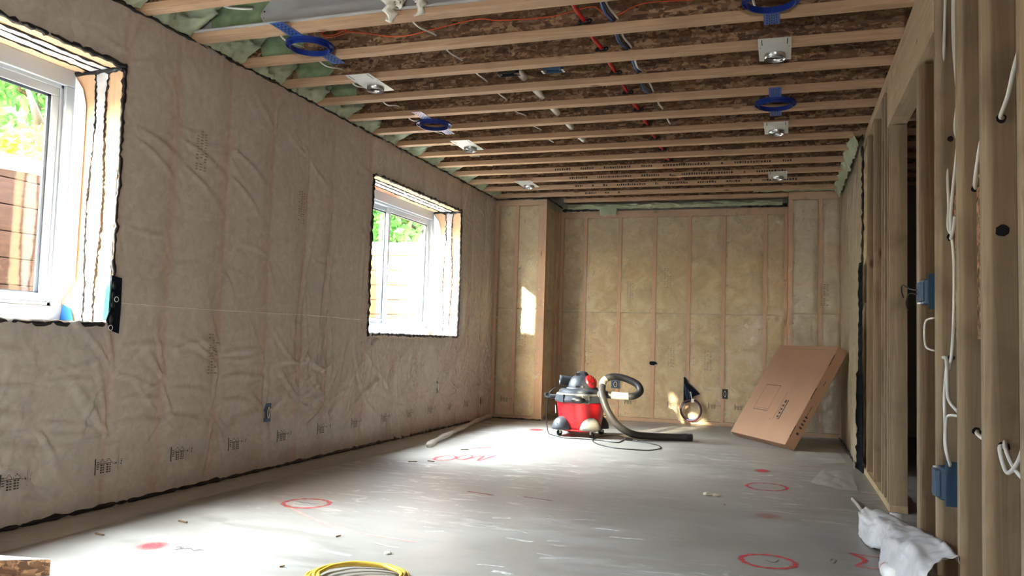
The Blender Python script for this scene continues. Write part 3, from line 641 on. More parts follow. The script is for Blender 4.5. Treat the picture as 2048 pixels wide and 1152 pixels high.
# steel beam
r = thing('steel_beam', (-.6, 3.56, HC+.026), 'long pale grey painted steel beam crossing the ceiling, splashed with red primer', 'beam')
x0, x1 = -3.19, 2.39
obj('web', MB().box(x0, x1, 3.555, 3.565, HC+.036, TOP-.01), 'steel', r); obj('bottom_flange', MB().box(x0, x1, 3.505, 3.616, HC+.026, HC+.036), 'steel', r, bevel=.002); obj('top_flange', MB().box(x0, x1, 3.505, 3.616, TOP-.01, TOP-.001), 'steel', r)
def splat(cx, cz, s, seed, n=26, y=3.5545):
    rr = random.Random(seed); mb = MB()
    P = []
    for i in range(n):
        a = 2*PI*i/n; q = s*rr.uniform(.35, 1.05); P.append((cx+q*math.cos(a)*.55, y, cz+q*math.sin(a)))
    mb.add(P+[(cx, y, cz)], [(i, (i+1) % n, n) for i in range(n)])
    for i in range(14):
        a = rr.uniform(0, 2*PI); q = s*rr.uniform(.8, 1.7); e = rr.uniform(.002, .005); x, z = cx+q*math.cos(a)*.8, cz+q*math.sin(a)
        z = min(max(z, HC+.04), TOP-.02); mb.add([(x-e, y, z-e), (x+e, y, z-e), (x+e, y, z+e), (x-e, y, z+e)], [(0, 1, 2, 3)])
    return mb
obj('primer_splash', splat(-2.69, 2.535, .05, 3), 'splat', r); obj('primer_splash', splat(-1.36, 2.58, .03, 8, 16), 'splat', r); obj('primer_splash', splat(-1.28, 2.60, .025, 9, 16), 'splat', r)
t_ = obj('nailer_plate', MB().box(x0, x1, 3.52, 3.616, HC, HC+.0255), 'pine_x', bevel=.0015); tag(t_, 'wooden nailing strip screwed under the grey steel beam', 'board')

# ------------------------------------------------------------------ spray foam
def foam_blob(y0, y1, label, seed, reach=.16, grp='green foam lumps between joist ends at the left wall', x=L):
    ny, ns = 40, 30; G = []
    for i in range(ny):
        a = i/(ny-1); y = y0+(y1-y0)*a; row = []
        mid = .55+.45*abs(2*a-1)**1.5
        for j in range(ns):
            s = j/(ns-1); q = Vector((y*6+seed, s*3.2, seed))
            fold = abs(mn.noise(q))*.10+abs(mn.noise(q*2.3))*.05+.018*mn.noise(q*6)+.008*mn.noise(q*14)
            X = x+.03+reach*mid*s**.7*1.5-fold*(.5+.8*s)+.05*math.sin(PI*s)*mn.noise((y*9, seed, 3)); Z = HC+.004+(TOP-HC)*s**.9+.012*mn.noise(q*4)*(1-s)
            row.append((X, y, min(max(Z, HC-.004), TOP)))
        G.append(row)
    mb = MB().grid(G)
    B = [(x-.08, y0, HC), (x-.08, y1, HC), (x-.08, y1, TOP), (x-.08, y0, TOP)]; mb.add(B, [(0, 1, 2, 3)])
    o = obj('spray_foam', mb, 'foam', smooth=True); tag(o, label, 'foam', grp)
    return o
def overspray(o, yw, x0, x1, seed):
    rr = random.Random(seed); P = []; n = 20
    for i in range(n):
        a = 2*PI*i/n; q = rr.uniform(.75, 1.1); P.append(((x0+x1)/2+(x1-x0)/2*q*math.cos(a), yw, min(TOP-.04, max(HC+.039, (HC+TOP)/2+.13*q*math.sin(a)))))
    obj('overspray', MB().add(P, [tuple(range(n))]), 'overspray', o)
names = ['between the two foremost joists at top left', 'in front of the steel beam end', 'just beyond the steel beam end']
ends = [3.15-.37, 3.21, 3.616]+[YJ(k) for k in range(1, 13)]
for i in range(len(ends)-1):
    a, b = ends[i]+.003, ends[i+1]-(.064 if i != 1 else .10)-.003
    if i < 3: lb = 'green foam lump '+names[i]
    else: lb = 'green foam lump at the left end of the bay beyond the %s joist' % ORD[i-3]
    o = foam_blob(a, b, lb, 3.7*i+1.3, .15+.06*((i*7) % 3)/2)
    if i in (1, 2, 3, 4): overspray(o, (YJ(i-1)-.0375) if i != 1 else 3.5535, -3.0, -2.55-.05*i, i)
# foam along the back
def foam_strip(x0, x1, y, z0, z1, label, seed, th=.05):
    nx = int((x1-x0)/.012); G = []
    for i in range(nx+1):
        X = x0+(x1-x0)*i/nx; row = []
        for j in range(12):
            s = j/11; q = th*math.sin(PI*s)**.6; q += .03*mn.noise((X*9, s*3, seed))+.018*mn.noise((X*32, s*9, seed)); row.append((X, y-q, z0+(z1-z0)*s+.012*mn.noise((X*14, s*3, seed+4))))
        G.append(row)
    o = obj('spray_foam', MB().grid(G), 'foam', smooth=True); tag(o, label, 'foam', 'green foam lines along the back wall'); return o
foam_strip(-2.40, -.02, YB-.02, 2.405, 2.47, 'thin green foam line above the back wall between chase and stub wall', 2.2, .045)
foam_strip(-.30, .53, YS-.03, 2.452, 2.56, 'rough green foam band above the stub wall at the right rear corner', 5.1, .05)
foam_strip(-3.02, -2.45, YC-.04, 2.452, 2.50, 'green foam line over the chase at the left rear corner', 7.4, .05)
t_ = obj('spray_foam', MB().prism([(-2.02, YB-.045, 2.45), (-2.02, YB-.045, 2.335), (-1.98, YB-.045, 2.325), (-1.90, YB-.045, 2.34), (-1.83, YB-.045, 2.33), (-1.82, YB-.045, 2.45)], (0, .02, 0)), 'foam'); tag(t_, 'green foam run-down hanging over the left part of the back wall top', 'foam')
G = [[(XR-.04-.05*a/5-.03*mn.noise((y*9, a, 1)), y, HC-.09+.11*math.sin(a/5*PI/2)+.02*mn.noise((y*13, a*.7, 4))) for a in range(6)] for y in np.arange(6.35, 8.55, .03)]
t_ = obj('spray_foam', MB().grid(G), 'foam', smooth=True); tag(t_, 'whitish foam remnant along the top of the right plastic wall', 'foam')

# ------------------------------------------------------------------ things on the ceiling
def slots(mb, x, y, z, sx, sy, nx, ny):
    for i in range(nx):
        for j in range(ny):
            cx, cy = x+(i+.5-nx/2)*sx/nx, y+(j+.5-ny/2)*sy/ny+(.3*sy/ny if i % 2 else 0); mb.box(cx-.0022, cx+.0022, cy-.3*sy/ny*.8, cy+.3*sy/ny*.8, z-.0006, z)
def ring_bracket(x, y, label):
    r = thing('mounting_ring', (x, y, HC-.03), label, 'light bracket', 'blue round light rings with straps')
    z = HC-.001; prof = [(.104, -.0015), (.104, -.030), (.108, -.031), (.108, -.004), (.126, -.004), (.127, -.016), (.130, -.016), (.130, -.0015), (.104, -.0015)]
    obj('ring', MB().lathe(prof, (x, y, z), 56, cap=False), 'bluep', r, smooth=False)
    for s in (-1, 1):
        y0, y1 = y+s*.122, y+s*.315
        st = obj('strap', MB().box(x-.0375, x+.0375, min(y0, y1), max(y0, y1), z-.003, z-.0012), 'bluelt', r)
        mb = MB(); slots(mb, x, (y0+y1)/2+s*.01, z-.003, .055, .16, 5, 5); obj('slot', mb, 'hole', st)
    mb = MB()
    for a in range(8): mb.box(x+.115*math.cos(a*PI/4)-.003, x+.115*math.cos(a*PI/4)+.003, y+.115*math.sin(a*PI/4)-.003, y+.115*math.sin(a*PI/4)+.003, z-.0055, z-.004)
    obj('screw_hole', mb, 'hole', r)
    return r
def plate_bracket(x, y, label):
    r = thing('mounting_plate', (x, y, HC-.035), label, 'light bracket', 'pale square-edged light mounting plates')
    z = HC-.001; n = 40; hx, hy = x, y+.075; R = .055; a, b, c, d = x-.083, x+.083, y-.17, y+.17
    mb = MB(); O = []; I = []
    for k in range(n):
        t = 2*PI*k/n; ct, st = math.cos(t), math.sin(t); I.append((hx+R*ct, hy+R*st))
        m = min(((b-hx)/ct if ct > 1e-6 else ((a-hx)/ct if ct < -1e-6 else 9)), ((d-hy)/st if st > 1e-6 else ((c-hy)/st if st < -1e-6 else 9))); O.append((hx+m*ct, hy+m*st))
    # put corners exactly
    for cx, cy in ((a, c), (b, c), (b, d), (a, d)):
        k = min(range(n), key=lambda i: (O[i][0]-cx)**2+(O[i][1]-cy)**2); O[k] = (cx, cy)
    for zz in (z-.0015, z): mb.v += [(p[0], p[1], zz) for p in O]+[(p[0], p[1], zz) for p in I]
    for k in range(n):
        k2 = (k+1) % n; mb.f += [(k, n+k, n+k2, k2), (2*n+k, 2*n+k2, 3*n+k2, 3*n+k), (k, k2, 2*n+k2, 2*n+k), (n+k, 3*n+k, 3*n+k2, n+k2)]
    obj('plate', mb, 'galv', r)
    obj('collar', MB().lathe([(R, -.001), (R, -.030), (R-.0015, -.030), (R-.0015, .02), (R, .02)], (hx, hy, z), 40, cap=False), 'can', r, smooth=True)
    mb = MB()
    for s in (-1, 1): mb.box(x+s*.063-.002, x+s*.063+.002, y-.155, y-.075, z-.0022, z-.0015); mb.box(x+s*.073-.003, x+s*.073+.003, y-.04, y-.034, z-.0022, z-.0015)
    obj('slot', mb, 'hole', r)
    return r
ring_bracket(-2.475, 3.755, 'large blue light ring at the left under the beam and first joist')
ring_bracket(-.065, 3.755, 'blue light ring cut off by the top edge of the photo')
ring_bracket(-2.465, 5.405, 'blue light ring on the left side between two white plates, straps glaring white')
ring_bracket(-.06, 5.405, 'blue light ring on the right side between two white plates')
for x, y, lb in ((-2.476, 4.44, 'bright white light plate at the left, nearest the camera'), (-2.475, 6.09, 'white light plate at the left, second from the camera'), (-2.48, 7.745, 'farthest light plate on the left side'), (-.055, 4.43, 'large white light plate at the right with a cable curled in its collar'), (-.06, 6.05, 'middle light plate on the right side'), (-.06, 7.73, 'farthest light plate on the right side near the foam')):
    plate_bracket(x, y, lb)
# pipes and cables through the webs
def cable(name, pts, r, mat, label, cat='cable', group=None, n=8, k=8, smooth=True):
    o = obj(name, MB().tube(spline(pts, k), r, n), mat, smooth=True); tag(o, label, cat, group); return o
def along(x, z, y0, y1, seed, sag=.01, wob=.01):
    rr = random.Random(seed); P = [(x+rr.uniform(-wob, wob), y0, z)]
    k = 1
    while YJ(k)-.032 < y1:
        y = YJ(k)-.032
        if y > y0+.1: P += [(x+rr.uniform(-wob, wob), y-.2, z-sag*rr.uniform(.2, 1.2)), (x+rr.uniform(-wob*.5, wob*.5), y, z)]
        k += 1
    P.append((x, y1, z)); return P
cable('vacuum_pipe', along(-1.575, 2.53, 4.44, 6.44, 1, 0, .003), .024, 'pvc', 'white plastic pipe running through the joist webs left of centre', 'pipe')
r = thing('water_pipe', (-.985, 5.2, 2.5), 'red plastic water pipe passing through the joists with black clamps', 'pipe')
obj('pipe', MB().tube(spline(along(-.985, 2.517, 3.62, 8.4, 4, .012, .006), 4), .011, 10), 'pex', r, smooth=True)
for k in range(1, 10):
    y = YJ(k)-.047; mb = MB().box(-1.012, -.955, y-.012, y+.008, 2.503, 2.52).ball((-.955, y-.01, 2.512), .011).ball((-1.012, y-.005, 2.508), .010); obj('clamp', mb, 'blackp', r, smooth=True)
for j, (dx, m, nm) in enumerate(((0, 'bluecable', 'blue'), (.014, 'bcable', 'black'), (.026, 'nm', 'white'))):
    cable('data_cable', along(-.845+dx, 2.505+.004*j, 3.62, 5.24+.4*j, 20+j, .03, .012), .0065 if j else .008, m, nm+' data cable in the bundle right of the red pipe', 'cable', 'cables strung through the joists right of centre')
cable('electrical_cable', along(-1.83, 2.522, 3.66, 6.6, 31, .035, .02), .005, 'nm', 'white cable sagging through joists between left lights and centre', 'cable')
cable('electrical_cable', along(-2.66, 2.53, 3.68, 7.6, 33, .035, .03), .005, 'nm', 'white cable sagging through joists near the left light row', 'cable')
cable('electrical_cable', [(-2.96, 3.50, 2.66), (-2.93, 3.53, 2.64), (-2.85, 3.52, 2.60), (-2.76, 3.53, 2.585), (-2.70, 3.545, 2.585)], .006, 'nm', 'white cable curving over the grey beam towards the red splash', 'cable')
cable('electrical_cable', [(-.19, 3.62, 2.60), (-.16, 3.75, 2.53), (-.14, 3.93, 2.475), (-.13, 4.05, 2.50), (-.11, 4.25, 2.55)], .006, 'nm', 'white cable hanging left of the topmost blue ring strap', 'cable')
cable('electrical_cable', [(.02, 4.62, 2.50), (-.01, 4.56, 2.455), (-.05, 4.49, 2.43), (-.085, 4.475, 2.425), (-.10, 4.51, 2.45), (-.08, 4.55, 2.50)], .005, 'nm', 'white cable curled inside the collar of the large right plate', 'cable')
ow = [(-2.508, 2.609), (-2.45, 2.562), (-2.394, 2.604), (-2.36, 2.586), (-2.247, 2.567), (-2.104, 2.536), (-1.98, 2.531), (-1.86, 2.548), (-1.581, 2.582), (-1.451, 2.563), (-1.173, 2.555), (-.959, 2.585), (-.906, 2.562), (-.848, 2.514), (-.802, 2.53), (-.675, 2.575), (-.403, 2.566), (-.1, 2.58)]
P = [(-2.36, 3.968, 2.59), (-2.50, 3.965, 2.61), (-2.54, 3.965, 2.585), (-2.46, 3.962, 2.575), (-2.38, 3.96, 2.6), (-2.44, 3.962, 2.612), (-2.53, 3.965, 2.60), (-2.50, 3.962, 2.565), (-2.40, 3.96, 2.572)]+[(x, 3.968, z) for x, z in ow[3:]]
cable('orange_wire', P, .003, 'orange', 'thin orange wire draped along the first joist beyond the beam', 'wire')
# ceiling boxes
def ceil_box(x, mat, lb):
    r = thing('ceiling_box', (x, 4.475, HC-.01), lb, 'electrical box'); z = HC-.012; a, b, c, d = x-.055, x+.055, 4.437, 4.50; mb = MB()
    mb.box(a, b, c, c+.003, z, z+.06).box(a, b, d-.003, d, z, z+.06).box(a, a+.003, c, d, z, z+.06).box(b-.003, b, c, d, z, z+.06).box(a, b, c, d, z+.057, z+.06); obj('body', mb, mat, r)
    f = MB().box(a-.012, a, c+.005, d-.005, z-.001, z+.001).box(b, b+.012, c+.005, d-.005, z-.001, z+.001); obj('flange', f, 'galv' if mat != 'blackp' else 'blackp', r)
    obj('screw_tab', MB().box(a+.006, a+.018, c+.02, c+.03, z+.002, z+.006).box(b-.018, b-.006, c+.02, c+.03, z+.002, z+.006), 'can', r)
ceil_box(-1.565, 'blackp', 'black ceiling box beside the white pipe stub'); ceil_box(-1.29, 'boxblue', 'blue open ceiling box right of the white pipe')
# fibre tuft on the beam
def tuft():
    mb = MB()
    for s, (x, zt, zb) in enumerate(((-1.845, 2.60, 2.40), (-1.80, 2.60, 2.46), (-1.685, 2.60, 2.42), (-1.70, 2.59, 2.47), (-1.755, 2.62, 2.55))):
        n = 16; P = []; R = []
        for i in range(n):
            t = i/(n-1); P.append((x+.02*mn.noise((t*4, s, 1)), 3.48+.02*mn.noise((t*3, s, 7)), zt+(zb-zt)*t)); R.append(.032*(1-t)**.5*(1+.5*mn.noise((t*9, s, 3)))+.003)
        b = len(mb.v); mb.tube(P, R, 14)
        for i in range(b, len(mb.v)):
            v = Vector(mb.v[i]); d = .022*mn.noise(v*40)+.012*mn.noise(v*90); mb.v[i] = (v.x+d, v.y+d*.8, v.z+d*.4)
    o = obj('insulation_tuft', mb, 'fluff', smooth=True); tag(o, 'torn white insulation tuft hanging off the grey steel beam', 'insulation')
tuft()

# ------------------------------------------------------------------ cables and boxes in the right wall
RX = XR+.05
def rc(pts, r, lb, grp=None, mat='nm'): return cable('electrical_cable', pts, r, mat, lb, 'cable', grp)
rc([(RX-.02, 3.35, 2.42), (RX-.02, 3.40, 2.15), (RX-.02, 3.44, 1.85), (RX-.01, 3.43, 1.6), (RX-.01, 3.40, 1.42), (RX-.01, 3.405, 1.33), (RX+.02, 3.42, 1.30)], .006, 'leftmost long white cable bowing down beside the king stud')
rc([(RX+.0, 3.32, 2.42), (RX+.0, 3.36, 2.1), (RX, 3.30, 1.87), (RX, 3.24, 1.72), (RX, 3.31, 1.58), (RX-.005, 3.375, 1.42), (RX-.005, 3.385, 1.33), (RX, 3.36, 1.2), (RX, 3.37, 1.0), (RX-.01, 3.355, .86), (RX-.02, 3.36, .80)], .006, 'long white cable crossing the others, running down past the plywood')
rc([(RX+.01, 3.29, 2.42), (RX+.01, 3.33, 2.1), (RX+.01, 3.27, 1.9), (RX+.0, 3.33, 1.72), (RX+.02, 3.41, 1.68)], .005, 'short white cable entering a hole high on the king stud', None)
rc([(RX-.01, 3.26, 2.42), (RX-.01, 3.27, 2.1), (RX, 3.29, 1.86), (RX-.01, 3.22, 1.75), (RX-.01, 3.20, 1.65)], .006, 'white cable behind the blue box bay, closest to the stud on its right', None)
rc([(RX-.03, 3.41, .845), (RX-.025, 3.38, .84), (RX-.03, 3.33, .80), (RX-.03, 3.31, .70), (RX-.02, 3.20, .66)], .0065, 'white cable bending right out of the hole below the plywood', None)
rc([(RX-.025, 3.365, .81), (RX-.03, 3.385, .70), (RX-.03, 3.37, .60), (RX-.035, 3.34, .52), (RX-.02, 3.335, .455)], .0065, 'white cable dropping into the large blue electrical box', None)
rc([(RX-.02, 3.34, .45), (RX-.035, 3.33, .53), (RX-.03, 3.35, .60), (RX-.03, 3.31, .635), (RX-.01, 3.25, .64)], .005, 'small looping white cable just above the large blue box', None)
rc([(RX, 3.405, 1.30), (RX-.01, 3.36, 1.29), (RX-.01, 3.31, 1.32), (RX-.01, 3.28, 1.36)], .0065, 'short white cable leaving the splintered hole above the plywood', None)
rc([(RX+.0, 3.0, 1.41), (RX-.01, 2.96, 1.42), (RX-.01, 2.92, 1.48), (RX-.01, 2.87, 1.53), (RX-.01, 2.74, 1.60)], .0062, 'white cable rising between the third and second studs from the right', None)
rc([(RX, 2.65, 1.55), (RX-.01, 2.62, 1.55), (RX-.01, 2.54, 1.585), (RX-.01, 2.46, 1.65), (RX-.01, 2.32, 1.73)], .0062, 'white cable from the upper hole between the two nearest studs', None)
rc([(RX, 3.0, .61), (RX-.01, 2.95, .607), (RX-.01, 2.86, .60), (RX-.01, 2.73, .60)], .0062, 'stubby white cable pair between the second and third studs', None)
rc([(RX, 2.65, .60), (RX-.02, 2.62, .60), (RX-.02, 2.575, .555), (RX-.02, 2.52, .545), (RX-.01, 2.46, .59), (RX-.01, 2.36, .69)], .0062, 'white cable dipping in a V between the two nearest studs', None)
rc([(RX, 2.65, .615), (RX-.01, 2.60, .60), (RX-.01, 2.53, .565), (RX-.01, 2.44, .545), (RX-.01, 2.32, .535)], .0062, 'white cable running level right below the V-shaped one', None)
rc([(XR+.02, 3.60, 1.00), (XR+.0, 3.66, .99), (XR-.0, 3.70, .94), (XR+.0, 3.66, .885), (XR+.02, 3.60, .87)], .004, 'thin white cable loop between doorway studs under the small blue box', None)
for i, (y, z, r_) in enumerate(((3.0095, 1.41, .012), (2.6585, 1.55, .015), (3.0095, .61, .014), (2.6585, .60, .016), (3.4195, 1.68, .012), (3.4195, 1.30, .016), (3.4195, .845, .012), (2.6585, 1.22, .02))):
    par = [OSP[2], OSP[1], OSP[2], OSP[1], OSP[3], OSP[3], OSP[3], OSP[1]][i]
    mb = MB(); n = 14; rr = random.Random(i); P = [(RX+r_*1.0*math.cos(2*PI*k/n)*rr.uniform(.8, 1.1), y-.0008, z+r_*math.sin(2*PI*k/n)*rr.uniform(.8, 1.1)) for k in range(n)]; mb.add(P, [tuple(range(n))]); obj('drilled_hole', mb, 'hole', par)
def ebox(x0, x1, y0, y1, z0, z1, lb, side=-1):
    r = thing('electrical_box', ((x0+x1)/2, (y0+y1)/2, z0), lb, 'electrical box')
    obj('body', MB().box(x0+.004, x1, y0, y1, z0, z1), 'boxblue', r, bevel=.006)
    obj('face_rim', MB().box(x0-.012, x0+.004, y0-.004, y1+.004, z0+.012, z1-.012), 'boxblue', r, bevel=.002)
    obj('bracket', MB().box(x0+.02, x1-.006, y0-.003, y0-.0002, z0-.02, z1+.022), 'boxblue', r, bevel=.003)
    obj('clip', MB().box(x0-.008, x0+.01, y1+.004, y1+.008, z0+.005, z0+.02).box(x0-.008, x0+.01, y1+.004, y1+.008, z1-.02, z1-.005), 'can', r)
    return r
ebox(XR-.006, XR+.075, 3.345, 3.418, .325, .445, 'large blue electrical box low on the king stud by the doorway')
e_ = ebox(XR-.006, XR+.05, 3.70, 3.782, 1.06, 1.165, 'small blue switch box at mid height on the near doorway stud')
cable('loose_wire', [(XR-.01, 3.74, 1.12), (XR-.04, 3.80, 1.13), (XR-.06, 3.86, 1.15), (XR-.06, 3.9, 1.13), (XR-.05, 3.92, 1.10)], .003, 'bcable', 'black wire ends curling out of the small blue switch box', 'wire')
cable('loose_wire', [(XR-.01, 3.75, 1.10), (XR-.04, 3.80, 1.11), (XR-.05, 3.83, 1.07), (XR-.04, 3.84, 1.04)], .003, 'bcable', 'lower black wire end drooping from the small blue switch box', 'wire')
# things behind plastic on left and back walls
def wall_box(sh, u, z, w_, h, mat, lb, mat2='blackp'):
    c = sh.P(np.array(u), np.array(z), 0); U, N = sh.U, sh.N; Z = np.array((0, 0, 1.))
    r = thing('outlet_box', tuple(c), lb, 'outlet')
    o = c-U*w_/2-Z*h/2-N*.01; obj('body', MB().obox(o, U*w_, Z*h, N*.014), mat, r, bevel=.003)
    o2 = c-U*w_*.3-Z*h*.32+N*.0042; obj('face', MB().obox(o2, U*w_*.6, Z*h*.64, N*.002), mat2, r)
    P = [c+U*(.3*w_*math.cos(t)*.6)+Z*(.3*h*math.sin(t))+N*.008 for t in np.linspace(0, 2*PI, 18)]; obj('wire_loop', MB().tube(P, .0022, 6), 'nm', r)
    return r
wall_box(SL, 4.39, .36, .06, .115, 'boxblue', 'blue outlet box in the left wall between the windows')
wall_box(SL, 7.05, .40, .03, .11, 'boxblue', 'small grey-blue box low in the left wall under the second window')
wall_box(S3, XCH*-1-.595, .35, .06, .105, 'blackp', 'black outlet box on the back wall left of the cardboard box', 'navy')
wall_box(S3, XCH*-1-1.80, .40, .10, .09, 'boxblue', 'blue outlet box on the back wall seen through the vacuum hose loop')
def blob(cx, y, cz, sx, sz, seed, th=.03, n=22):
    rr = random.Random(seed); P = [(cx+sx*math.cos(2*PI*k/n)*rr.uniform(.6, 1.15), y, cz+sz*math.sin(2*PI*k/n)*rr.uniform(.6, 1.15)) for k in range(n)]; return MB().prism(P, (0, -th, 0))
t_ = obj('sealed_penetration', blob(-1.375, YB-.012, .655, .048, .022, 3, .02), 'navy'); tag(t_, 'small dark sealant patch with a cable end at mid height of the back wall', 'sealant patch')
r = thing('wire_coil', (-.95, YB-.05, .04), 'round coil of dark blue cable hanging low on the back wall', 'cable coil')
for j in range(6):
    rr = random.Random(j); R = .108+.008*rr.uniform(-1, 1)
    obj('cable_loop', MB().tube([(-.95+R*math.cos(t), YB-.05-.006*j+.006*math.sin(3*t+j), .16+R*math.sin(t)*1.04) for t in np.linspace(0, 2*PI, 40, endpoint=False)], .0055, 7, closed=True), ['bluecable', 'navy', 'bcable', 'navy', 'bluecable', 'splat'][j], r, smooth=True)
obj('tie', MB().box(-.945, -.915, YB-.095, YB-.035, .245, .285), 'nm', r)
cable('cable_strip', [(-1.03, YB-.05, .10), (-1.07, YB-.06, .14), (-1.09, YB-.06, .20)], .003, 'nm', 'short white wire tail beside the dark cable coil', 'wire')
mb = MB().prism([(-1.035, YB-.014, .22), (-1.035, YB-.014, .52), (-1.01, YB-.014, .50), (-.99, YB-.014, .45), (-.93, YB-.014, .40), (-.86, YB-.014, .335), (-.90, YB-.014, .32), (-.94, YB-.014, .30), (-.965, YB-.014, .25)], (0, -.022, 0))
t_ = obj('sealed_penetration', mb, 'navy'); tag(t_, 'ragged dark sealant patch above the cable coil on the back wall', 'sealant patch')
for j in range(4): cable('coil_lead', [(-1.02+.018*j, YB-.045, .44-.03*j), (-1.01+.018*j, YB-.055, .35), (-.99+.016*j, YB-.055, .26)], .005, ['bluecable', 'bcable', 'bluecable', 'nm'][j], '%s cable lead dropping from the sealant patch into the coil' % ['left blue', 'black', 'right blue', 'white'][j], 'cable')

# ------------------------------------------------------------------ shop vacuum
VX, VY = -1.79, 7.45
v = thing('shop_vacuum', (VX, VY, 0), 'red and charcoal canister shop vacuum standing near the back wall', 'vacuum cleaner')
drum = obj('drum', MB().lathe([(.150, .062), (.180, .066), (.190, .08), (.200, .16), (.212, .24), (.222, .305), (.224, .312)], (VX, VY, 0), 64, sq=.10, ph=.3), 'red', v, smooth=True)
obj('label', MB().prism([(VX-.212, VY-.10, .20), (VX-.205, VY-.115, .20), (VX-.212, VY-.118, .27), (VX-.219, VY-.103, .27)], (-.003, -.002, 0)), 'label', drum)
lid = obj('lid', MB().lathe([(.222, .310), (.238, .312), (.240, .33), (.232, .365), (.222, .372), (.216, .392), (.205, .396), (.200, .415), (.178, .428), (.10, .436)], (VX, VY, 0), 64, sq=.09, ph=.3), 'gray', v, smooth=False)
obj('lid_band', MB().lathe([(.226, .372), (.229, .378), (.218, .392), (.2, .392)], (VX, VY, 0), 64, sq=.09, ph=.3, cap=False), 'dust', lid)
for a in (-2.2, -1.15, .5, 2.3):
    cx, cy = VX+.225*math.cos(a), VY+.225*math.sin(a); ux = Vector((math.cos(a), math.sin(a), 0)); ty = Vector((-math.sin(a), math.cos(a), 0))
    obj('latch', MB().obox(Vector((cx, cy, .305))-ty*.035-ux*.01, ty*.07, ux*.03, (0, 0, .075)), 'dust' if a == -1.15 else 'gray', lid, bevel=.006)
obj('drain_cap', MB().ball((VX+.03, VY-.225, .335), .06, 20, (1.15, .6, .55)), 'blackp', lid, smooth=True)
hb = MB().obox((VX-.33, VY-.10, .335), (.13, 0, 0), (0, .12, 0), (0, 0, .018)).obox((VX-.33, VY-.10, .335), (.015, 0, 0), (0, .12, 0), (0, 0, .045)).obox((VX-.28, VY-.10, .33), (.10, 0, -.0), (0, .03, 0), (0, 0, .04)).obox((VX-.33, VY-.01, .33), (.13, 0, 0), (0, .03, 0), (0, 0, .035))
obj('cord_hook', hb, 'gray', lid, bevel=.004)
head = obj('motor_head', MB().lathe([(.135, .425), (.132, .45), (.122, .485), (.102, .52), (.075, .545), (.04, .556)], (VX-.0, VY, 0), 48), 'gray', v, smooth=True)
obj('skirt', MB().lathe([(.15, .425), (.155, .432), (.15, .442), (.138, .446)], (VX, VY, 0), 48, cap=False), 'gray', head)
obj('carry_handle', MB().prism([(VX-.045, VY-.05, .53), (VX-.035, VY-.05, .585), (VX-.005, VY-.05, .596), (VX+.04, VY-.05, .585), (VX+.07, VY-.05, .54)], (0, .10, 0)), 'gray', head, bevel=.01)
obj('handle_recess', MB().box(VX-.04, VX-.005, VY-.0525, VY-.0495, .545, .578), 'blackp', head)
prt = obj('exhaust_port', MB().lathe([(.042, 0), (.045, .10), (.047, .115), (.034, .115), (.032, .06)], (VX-.09, VY-.01, .498), 28, (-.92, -.38, .06), cap=False), 'gray', head, smooth=True)
obj('port_mouth', MB().lathe([(.033, .07), (.033, .075)], (VX-.09, VY-.01, .498), 28, (-.92, -.38, .06)), 'blackp', prt)
cap_ = obj('dial_cap', MB().lathe([(.062, 0), (.066, .02), (.060, .032), (.02, .036)], (VX+.085, VY-.03, .49), 36, (.78, -.42, .47)), 'red', head, smooth=False)
mb = MB(); ax = Vector((.78, -.42, .47)).normalized(); a1 = ax.orthogonal().normalized(); b1 = ax.cross(a1); c0 = Vector((VX+.085, VY-.03, .49))+ax*.034
for k in range(10):
    t = 2*PI*k/10; d = a1*math.cos(t)+b1*math.sin(t); s = d.cross(ax)*.004; mb.obox(c0+d*.018-s, d*.036, s*2, ax*.004)
obj('vent_rib', mb, 'splat', cap_)
obj('vent_slot', MB().box(VX-.02, VX+.05, VY-.138, VY-.125, .445, .462), 'blackp', head)
for a in (-2.35, -.85, .75, 2.3):
    d = Vector((math.cos(a), math.sin(a), 0)); c = Vector((VX, VY, 0))+d*.195; dusty = (a == -.85)
    ft = obj('foot', MB().ball((c.x, c.y, .062), .105, 28, (.95, .95, 1.12), 0), 'dust' if dusty else 'gray', v, smooth=True)
    w_ = c+d*.03; t = Vector((-d.y, d.x, 0))
    obj('caster_fork', MB().obox(w_-t*.02-d*.01+Vector((0, 0, .025)), t*.04, d*.02, (0, 0, .04)), 'galv', ft, bevel=.003)
    obj('caster_wheel', MB().lathe([(.02, -.012), (.027, -.009), (.027, .009), (.02, .012)], (w_.x, w_.y, .027), 24, t), 'blackp', ft, smooth=True)
    if a == -2.35: obj('foot_hole', MB().lathe([(.006, 0), (.006, .003)], (c.x-.035, c.y-.085, .125), 12, (-.2, -.9, .35)), 'blackp', ft)
obj('base_pan', MB().lathe([(.185, .045), (.20, .055), (.195, .066)], (VX, VY, 0), 48, sq=.1, ph=.3), 'red', v, smooth=True)
obj('hose_cuff', MB().tube([(VX+.19, VY-.09, .385), (VX+.235, VY-.10, .392), (VX+.265, VY-.11, .392)], .036, 20), 'dust', v, smooth=True)
HP = [(VX+.25, VY-.10, .392), (-1.44, 7.34, .388), (-1.36, 7.34, .386), (-1.27, 7.35, .395), (-1.225, 7.38, .44), (-1.27, 7.42, .50), (-1.39, 7.44, .545), (-1.50, 7.43, .553), (-1.565, 7.40, .515), (-1.565, 7.32, .45), (-1.54, 7.24, .37), (-1.485, 7.22, .25), (-1.40, 7.24, .135), (-1.28, 7.30, .058), (-1.13, 7.40, .036), (-.98, 7.47, .032), (-.85, 7.52, .032)]
SPL = spline(HP, 12); HR = [.031+(.0016 if i % 2 else 0) for i in range(len(SPL))]
hs = obj('hose', MB().tube(SPL, HR, 18), 'hoseb', v, smooth=True)
